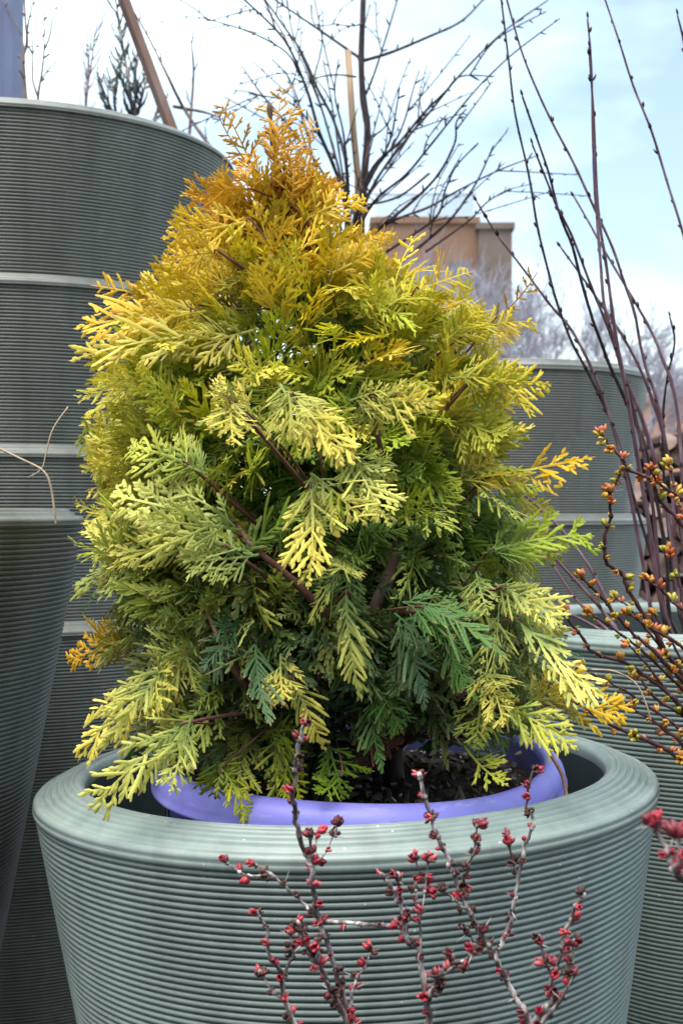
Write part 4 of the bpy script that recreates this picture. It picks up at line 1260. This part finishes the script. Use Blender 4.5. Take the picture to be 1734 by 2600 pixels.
bare_plant('young_tree', 'bare young tree with a dark upright trunk behind the conifer top', 'tree',
  [(920, -60), (922, 0), (917, 150), (922, 250), (933, 333), (925, 444), (919, 533), (915, 700)], 3.0, .0115,
  [([(660, -30), (699, 0), (805, 72), (870, 117), (917, 150)], .0050),
   ([(1240, -20), (1225, 0), (1169, 55), (1086, 94), (992, 133), (919, 155)], .0050),
   ([(1012, -30), (1008, 0), (980, 94), (953, 178), (929, 240)], .0038),
   ([(860, 60), (800, 62), (790, 10)], .0022), ([(940, 10), (926, 60), (920, 80)], .0030),
   ([(855, 62), (895, 66), (920, 60)], .0025),
   ([(950, 350), (990, 300), (935, 330)][::-1] and [(1000, 290), (970, 330), (932, 350)], .0030)],
  tree_base, 71, 'twig_mid', extra=1)
sh_base = Vector((P(895, 1300, 2.75).x, 2.75, 0))
HUB = (880, 640)
bare_plant('twiggy_shrub', 'fine bare shrub of many arching twigs behind the conifer', 'shrub', None, 2.75, 0,
  [([(605, -20), (622, 0), (721, 100), (777, 222), (810, 333), (849, 427), (880, 520), HUB], .0058),
   ([(660, -20), (674, 0), (721, 67), (766, 133), (810, 233), (849, 311), (880, 430), HUB], .0050),
   ([(533, 53), (638, 25), (655, 35)], .0026), ([(516, 45), (638, 83), (727, 133), (760, 190)], .0026),
   ([(613, 166), (660, 233), (740, 330), (830, 460), HUB], .0044),
   ([(1391, 0), (1275, 83), (1164, 194), (1097, 277), (1030, 355), (947, 472), HUB], .0050),
   ([(1252, 194), (1169, 194), (1130, 233), (1075, 288), (1014, 361), (936, 444), HUB], .0044),
   ([(1064, 178), (1047, 233), (1025, 311), (992, 377), (920, 480), HUB], .0044),
   ([(1014, 222), (1003, 294), (986, 366), (920, 500), HUB], .0038),
   ([(1183, 277), (1158, 311), (1153, 366), (1103, 455), (1008, 544), HUB], .0044),
   ([(1214, 363), (1158, 422), (1130, 483), (1103, 555), (980, 640)], .0038),
   ([(1252, 369), (1219, 444), (1186, 500), (1130, 570), (1000, 680)], .0044),
   ([(1366, 394), (1264, 433), (1164, 483), (1086, 527), (986, 566), HUB], .0042),
   ([(1300, 480), (1240, 510), (1190, 560), (1080, 640)], .0030),
   ([(1230, 203), (1175, 266), (1086, 377), (1030, 444), (947, 516), HUB], .0044),
   ([(730, 10), (745, 90), (790, 200), (830, 320), (870, 480), HUB], .0042),
   ([(690, 150), (735, 200), (770, 300), (800, 420), (850, 560), HUB], .0036),
   ([(760, 230), (800, 200), (850, 190), (905, 195)], .0026), ([(640, 240), (735, 260), (800, 330), (850, 420)], .0028),
   ([(860, 150), (850, 240), (872, 340), (885, 480), HUB], .0036), ([(820, 150), (842, 260), (860, 380), (880, 520), HUB], .0040),
   ([(980, 200), (960, 290), (930, 400), (895, 520), HUB], .0036), ([(1100, 250), (1050, 330), (985, 430), (915, 530), HUB], .0038),
   ([(780, 520), (830, 515), (920, 520), (1010, 500), (1090, 440)], .0036), ([(740, 430), (800, 480), (850, 530), HUB], .0030)],
  sh_base, 73, 'twig_mid', extra=3, twig=.13, dj=.35)
mb = MB(); tube(mb, smooth_path([P(*HUB, 2.75), P(885, 800, 2.75), sh_base], 5), .013, 8)
obj('trunk', mesh('trunk', mb.v, mb.f, M['twig_mid']), bpy.data.objects['twiggy_shrub'])
mb = MB(); sx = P(900, 1300, 2.9).x
tube(mb, [P(883, 128, 2.9), P(897, 333, 2.9), P(908, 444, 2.9), Vector((P(935, 1300, 2.9).x, 2.9, -.01))], .0075, 8)
tag(obj('plant_stake', mesh('plant_stake', mb.v, mb.f, M['stake'])), 'tan bamboo stake standing beside the bare young tree trunk', 'stake')

# things above the left stack
mb = MB(); box(mb, -.62, -.5835, 2.33, 2.40, 0, 2.4)
px0, px1 = P(-40, 0, 2.6).x, P(20, 0, 2.6).x
pr = empty('steel_post', (P(0, 0, 2.6).x, 2.62, 0), 'blue-grey painted steel post at the upper left corner', 'post')
mb = MB(); box(mb, P(-45, 0, 2.6).x, P(19, 0, 2.6).x, 2.60, 2.66, 0, 2.6)
obj('web', mesh('web', mb.v, mb.f, M['steel_post'], False), pr)
mb = MB(); box(mb, P(19, 0, 2.6).x + .0005, P(42, 0, 2.6).x, 2.575, 2.66, 0, 2.6)
obj('flange', mesh('flange', mb.v, mb.f, M['steel_post'], False), pr)

# leaning timber: square section, one edge towards the camera
lean = MB()
a_, b_ = P(293, -60, 2.9), P(433, 320, 2.9)
axis_ = (b_ - a_).normalized(); a_ = a_ - axis_ * .3; b_ = a_ + axis_ * ((a_.z + .01) / -axis_.z)
u_ = Vector((axis_.z, 0, -axis_.x)).normalized()
if u_.x < 0: u_ = -u_
v_ = axis_.cross(u_).normalized()
hw_ = .0130
cor = [u_ * hw_ * 1.05 + v_ * hw_ * .35, u_ * hw_ * -.15 + v_ * hw_ * 1.1, u_ * -hw_ * 1.05 - v_ * hw_ * .35, u_ * hw_ * .15 - v_ * hw_ * 1.1]
vv = [tuple(p + c) for p in (a_, b_) for c in cor]
lean.add(vv, [[0, 1, 5, 4], [1, 2, 6, 5], [2, 3, 7, 6], [3, 0, 4, 7], [3, 2, 1, 0], [4, 5, 6, 7]])
tag(obj('leaning_pole', mesh('leaning_pole', lean.v, lean.f, M['wood_post'], False)), 'leaning square timber pole rising behind the left nested stack', 'pole')

M['twig_tan'] = noisy('tan_twig_bark', [(0.3, (0.14, 0.10, 0.09)), (0.7, (0.30, 0.22, 0.19))], 30, 4, 0.8)
M['juniper'] = noisy('juniper_foliage', [(0.3, (0.055, 0.075, 0.06)), (0.7, (0.14, 0.17, 0.16))], 30, 3, 0.8)
bare_plant('knobbly_sapling', 'knobbly bare sapling between the steel post and the left stack rim', 'sapling', None, 2.55, 0,
  [([(62, -20), (66, 60), (70, 110), (60, 150), (66, 250), (70, 330)], .0062), ([(56, 90), (62, 125), (62, 160)], .0035),
   ([(112, 25), (113, 100), (113, 125), (108, 180), (98, 245), (96, 330)], .0034), ([(134, 45), (128, 90), (114, 125)], .0028),
   ([(82, 85), (84, 130), (84, 200), (97, 245)], .0030), ([(50, 180), (55, 185), (62, 200)], .002)],
  (P(80, 1300, 2.55).x, 2.55, 0), 77, 'twig_tan', extra=1, twig=.06, dj=.05)
mb = MB(); 
for x in (70, 97): tube(mb, smooth_path([P(x, 320, 2.55), P(78, 700, 2.55), Vector((P(80, 1300, 2.55).x, 2.55, -.01))], 4), .006, 7)
obj('trunk', mesh('trunk', mb.v, mb.f, M['twig_tan']), bpy.data.objects['knobbly_sapling'])

def wispy(name, label, paths, Y, base, seed, step, ln, mt='juniper', rr=.0028):
    rg_ = random.Random(seed)
    root = empty(name, base, label, 'tree')
    mt_ = MB(); fo = MB()
    for pts in paths:
        w = [P(x, y, Y + rg_.uniform(-.05, .05)) for x, y in pts]
        path = smooth_path(w[::-1], 6)
        tube(mt_, path, stem_radii(len(path), .0045, .0015, rg_, .1), 6)
        for p, t in along(path, step, rg_):
            d = side_dir(t, rg_, 1.8)
            l = ln * rg_.uniform(.4, 1.2)
            q = smooth_path([p, p + d * l * .6, p + d * l + Vector((0, 0, l * .35))], 3)
            tube(fo, q, [rr * .7, rr, rr, rr * .9, rr * .7, rr * .6, rr * .3][:len(q)] + [rr * .3] * max(0, len(q) - 7), 4)
            for pp, tt in along(q, .008, rg_):
                dd_ = side_dir(tt, rg_, 1.4)
                tube(fo, [pp, pp + dd_ * l * .22], [rr * .7, rr * .3], 4)
    low = paths[0][-1]
    tube(mt_, smooth_path([P(low[0], low[1], Y), Vector(base)], 4), .009, 7)
    obj('trunk', mesh('trunk', mt_.v, mt_.f, M['twig_tan']), root)
    tag(obj('crown', mesh('crown', fo.v, fo.f, M[mt]), root), kind='stuff')
wispy('juniper', 'thin grey-green juniper rising behind the left stack beside the leaning pole',
  [[(350, 120), (345, 200), (343, 330)], [(290, -20), (305, 60), (315, 130), (330, 220), (340, 330)], [(300, 150), (310, 200), (330, 250)], [(380, 180), (365, 230), (350, 290)], [(250, 190), (270, 245), (300, 320)], [(410, 240), (398, 290), (395, 340)], [(285, 200), (290, 250), (300, 320)]],
  3.2, (P(345, 1300, 3.2).x, 3.2, 0), 81, .012, .05)
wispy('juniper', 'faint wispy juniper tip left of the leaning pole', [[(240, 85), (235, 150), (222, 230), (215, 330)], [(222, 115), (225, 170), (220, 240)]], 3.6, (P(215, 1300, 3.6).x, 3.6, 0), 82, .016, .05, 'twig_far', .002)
wispy('sapling', 'slender bare sapling right of the leaning pole', [[(335, 20), (375, 90), (420, 180), (470, 280), (540, 380)], [(486, 105), (492, 180), (486, 280), (480, 360)], [(560, 300), (520, 285), (440, 270)]], 3.0, (P(540, 1300, 3.0).x, 3.0, 0), 83, .05, .03, 'twig_mid', .0018)

# ------------------------------------------------------------------ dry stalks
mb = MB()
tube(mb, smooth_path([P(-40, 1125, 1.20), P(0, 1140, 1.2), P(60, 1168, 1.2), P(110, 1195, 1.2), P(130, 1235, 1.2), P(141, 1312, 1.2), P(143, 1330, 1.2)], 5), .0011, 6)
tube(mb, smooth_path([P(174, 1033, 1.21), P(135, 1090, 1.205), P(118, 1150, 1.2), P(107, 1190, 1.2), P(72, 1213, 1.2)], 4), .0007, 5)
tag(obj('dry_stalk', mesh('dry_stalk', mb.v, mb.f, M['straw'])), 'thin pale dry stalk bent over the rim of the left edge planter', 'stalk')
mb = MB()
tube(mb, smooth_path([P(1368, 1868, 1.18), P(1400, 1920, 1.165), P(1425, 1965, 1.15), P(1436, 2012, 1.14), P(1440, 2050, 1.13)], 5), .0017, 6)
tag(obj('dry_stalk', mesh('dry_stalk', mb.v, mb.f, M['straw_brown'])), 'brown dry stalk in the gap between violet pot and planter rim', 'stalk')
mb = MB()
tube(mb, smooth_path([P(1500, 1700, 1.13), P(1560, 1705, 1.14), P(1612, 1735, 1.15), P(1640, 1790, 1.15), P(1650, 1830, 1.15)], 5), .0008, 5)
tag(obj('dry_stalk', mesh('dry_stalk', mb.v, mb.f, M['straw'])), 'hair-thin pale stalk arching from the conifer tip on the right', 'stalk')
mb = MB(); c = P(1338, 1921, 1.30)
tube(mb, [c + Vector((-.012, 0, .001)), c + Vector((-.004, 0, .0035)), c + Vector((.004, 0, .003)), c + Vector((.012, 0, .004))], [.002, .004, .0036, .0042], 6)
tag(obj('label_tag', mesh('label_tag', mb.v, mb.f, M['card'])), 'small white tag on the back rim of the violet pot', 'tag')

# ------------------------------------------------------------------ firewood stack far right
rg = random.Random(91)
def log_mesh(seed, r, ln, end='log_end'):
    q = random.Random(seed)
    n = 9
    ring = [(r * q.uniform(.72, 1.1)) for _ in range(n)]
    mb = MB()
    v, f = [], []
    for x in (0, .5, 1):
        for k in range(n):
            a = 6.283 * k / n
            s = 1 + q.uniform(-.05, .05)
            v.append((ring[k] * s * math.cos(a), x * ln, ring[k] * s * math.sin(a)))
    for i in range(2):
        for k in range(n):
            k2 = (k + 1) % n
            f.append([i * n + k, i * n + n + k, i * n + n + k2, i * n + k2])
    me = bpy.data.meshes.new('log')
    f.append([k for k in range(n)]); f.append([2 * n + k for k in range(n)][::-1])
    me.from_pydata(v, [], f)
    me.materials.append(M['log_bark']); me.materials.append(M[end])
    me.polygons[len(f) - 2].material_index = 1; me.polygons[len(f) - 1].material_index = 1
    return me
LOGS = [log_mesh(i, rg.uniform(.018, .032), .38, 'log_end' if i % 5 < 2 else ('log_old' if i % 5 < 4 else 'log_bark')) for i in range(15)]
wp = empty('firewood_stack', (P(1700, 1300, 3.3).x, 3.3, 0), 'stack of split brown firewood in the background behind the thin stems', 'firewood')
x0, x1 = P(1545, 1300, 3.3).x, P(1960, 1300, 3.3).x
z = .05; row = 0
ztop = P(0, 1085, 3.3).z
while z < ztop:
    x = x0 + (.027 if row % 2 else 0)
    while x < x1:
        if not (z > ztop - .12 and rg.random() < .4):
            o = bpy.data.objects.new('log', rg.choice(LOGS)); COL.objects.link(o); o.parent = wp
            o.location = Vector((x + rg.uniform(-.008, .008), 3.3 + rg.uniform(-.05, .05), z + rg.uniform(-.01, .01))) - wp.location
            o.rotation_euler = (rg.uniform(-.08, .08), rg.uniform(0, 6), rg.uniform(-.1, .1))
        x += .054
    z += .047; row += 1

# ------------------------------------------------------------------ far buildings
def building(name, label, x0, x1, y0, y1, H, mtn, windows, parent_extra=None):
    root = empty(name, ((x0 + x1) / 2, y0, 0), label, 'building')
    mb = MB(); box(mb, x0, x1, y0, y1, 0, H)
    obj('wall', mesh('wall', mb.v, mb.f, M[mtn], False), root)
    mb = MB(); box(mb, x0 - .12, x1 + .12, y0 - .12, y1 + .12, H + .003, H + .3)
    obj('parapet', mesh('parapet', mb.v, mb.f, M[mtn], False), root)
    for wx, wz, ww, wh in windows:
        mb = MB()
        box(mb, wx - ww / 2 - .12, wx + ww / 2 + .12, y0 - .10, y0 - .004, wz + wh / 2 + .002, wz + wh / 2 + .18)
        box(mb, wx - ww / 2 - .12, wx + ww / 2 + .12, y0 - .16, y0 - .004, wz - wh / 2 - .18, wz - wh / 2 - .002)
        box(mb, wx - ww / 2 - .12, wx - ww / 2, y0 - .10, y0 - .004, wz - wh / 2, wz + wh / 2)
        box(mb, wx + ww / 2, wx + ww / 2 + .12, y0 - .10, y0 - .004, wz - wh / 2, wz + wh / 2)
        fo = obj('window', mesh('window', mb.v, mb.f, M['brick_b'], False), root)
        mb = MB(); box(mb, wx - ww / 2 + .001, wx + ww / 2 - .001, y0 - .03, y0 - .005, wz - wh / 2 + .001, wz + wh / 2 - .001)
        obj('pane', mesh('pane', mb.v, mb.f, M['glass'], False), fo)
    return root
YB = 60.0
def bx(px, py): q = P(px, py, YB); return q.x, q.z
xa, xb, xc = bx(945, 0)[0], bx(1212, 0)[0], bx(1296, 0)[0]
Hm = bx(0, 568)[1]; Hs = bx(0, 588)[1]
wins = []
for zz in (700, 830, 960, 1090):
    for xx in (1000, 1085, 1165):
        q = bx(xx, zz); wins.append((q[0], q[1], .75, 1.0))
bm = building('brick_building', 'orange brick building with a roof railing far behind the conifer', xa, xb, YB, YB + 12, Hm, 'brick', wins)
tops = MB()
for i in range(46):
    x = xa + .2 + (xb - xa - .4) * i / 45
    mb = MB(); box(mb, x - .025, x + .025, YB + .1, YB + .15, Hm + .303, Hm + 1.35)
    obj('railing_post', mesh('railing_post', mb.v, mb.f, M['rail'], False), bm)
mb = MB(); box(mb, xa, xb, YB + .09, YB + .16, Hm + 1.352, Hm + 1.43)
obj('handrail', mesh('handrail', mb.v, mb.f, M['rail'], False), bm)
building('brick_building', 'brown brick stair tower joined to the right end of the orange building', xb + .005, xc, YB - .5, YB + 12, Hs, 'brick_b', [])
q0, q1 = P(1690, 0, 45).x, P(2300, 0, 45).x
Hh = P(0, 1008, 45).z
wins = [(q0 + 1.6 + 2.2 * i, Hh - 1.4 - 2.6 * j, 1.0, 1.4) for i in range(3) for j in range(2)]
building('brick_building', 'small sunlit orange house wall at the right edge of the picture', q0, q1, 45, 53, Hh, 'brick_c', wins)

# ------------------------------------------------------------------ far bare trees
def far_tree(label, x, Y, top_px, seed, spread_=.55, levels=5, tr=.10):
    rg_ = random.Random(seed)
    bx_ = P(x, 1300, Y).x
    H = P(0, top_px, Y).z
    root = empty('bare_tree', (bx_, Y, 0), label, 'tree', 'leafless trees beyond the yard')
    tm, cm = MB(), MB()
    def grow(p, d, l, r, lev):
        q = [p]
        dd_ = d.copy()
        for _ in range(3):
            dd_ = (dd_ + Vector((rg_.gauss(0, .12), rg_.gauss(0, .12), .06 + rg_.gauss(0, .06)))).normalized()
            q.append(q[-1] + dd_ * l / 3)
        tube(tm if lev < 1 else cm, q, [r, r * .85, r * .7, r * .55], 6 if lev < 2 else 3, False)
        if lev >= levels: return
        n = 4 if lev < 3 else rg_.choice((3, 4))
        for k in range(n):
            t = rg_.uniform(.45, 1.0) if k else 1.0
            s = min(2, int(t * 3)); pp = q[s].lerp(q[s + 1], t * 3 - s)
            ax = side_dir(dd_, rg_, 0).normalized()
            nd = (dd_ + ax * rg_.uniform(.3, 1.0) * spread_ * 1.3).normalized()
            grow(pp, nd, l * rg_.uniform(.58, .82), max(.006, r * rg_.uniform(.45, .62)), lev + 1)
    grow(Vector((bx_, Y, -.05)), Vector((0, 0, 1)), H * .30, tr, 0)
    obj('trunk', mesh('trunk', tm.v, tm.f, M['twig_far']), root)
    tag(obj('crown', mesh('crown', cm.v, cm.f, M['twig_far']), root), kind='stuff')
far_tree('bare pale tree standing right of the far brick building', 1385, 26, 430, 101, .6, 6)
far_tree('bare tree low behind the right nested stack of planters', 1560, 30, 760, 102, .6, 6)
far_tree('bare tree in front of the orange brick building', 1150, 34, 470, 103, .5, 6, .08)
far_tree('distant bare tree rising behind the bare shrub', 960, 40, 330, 104, .6, 6, .12)
#far_tree('small bare tree beyond the firewood at the right edge', 1670, 24, 960, 105, .6, 6, .06)
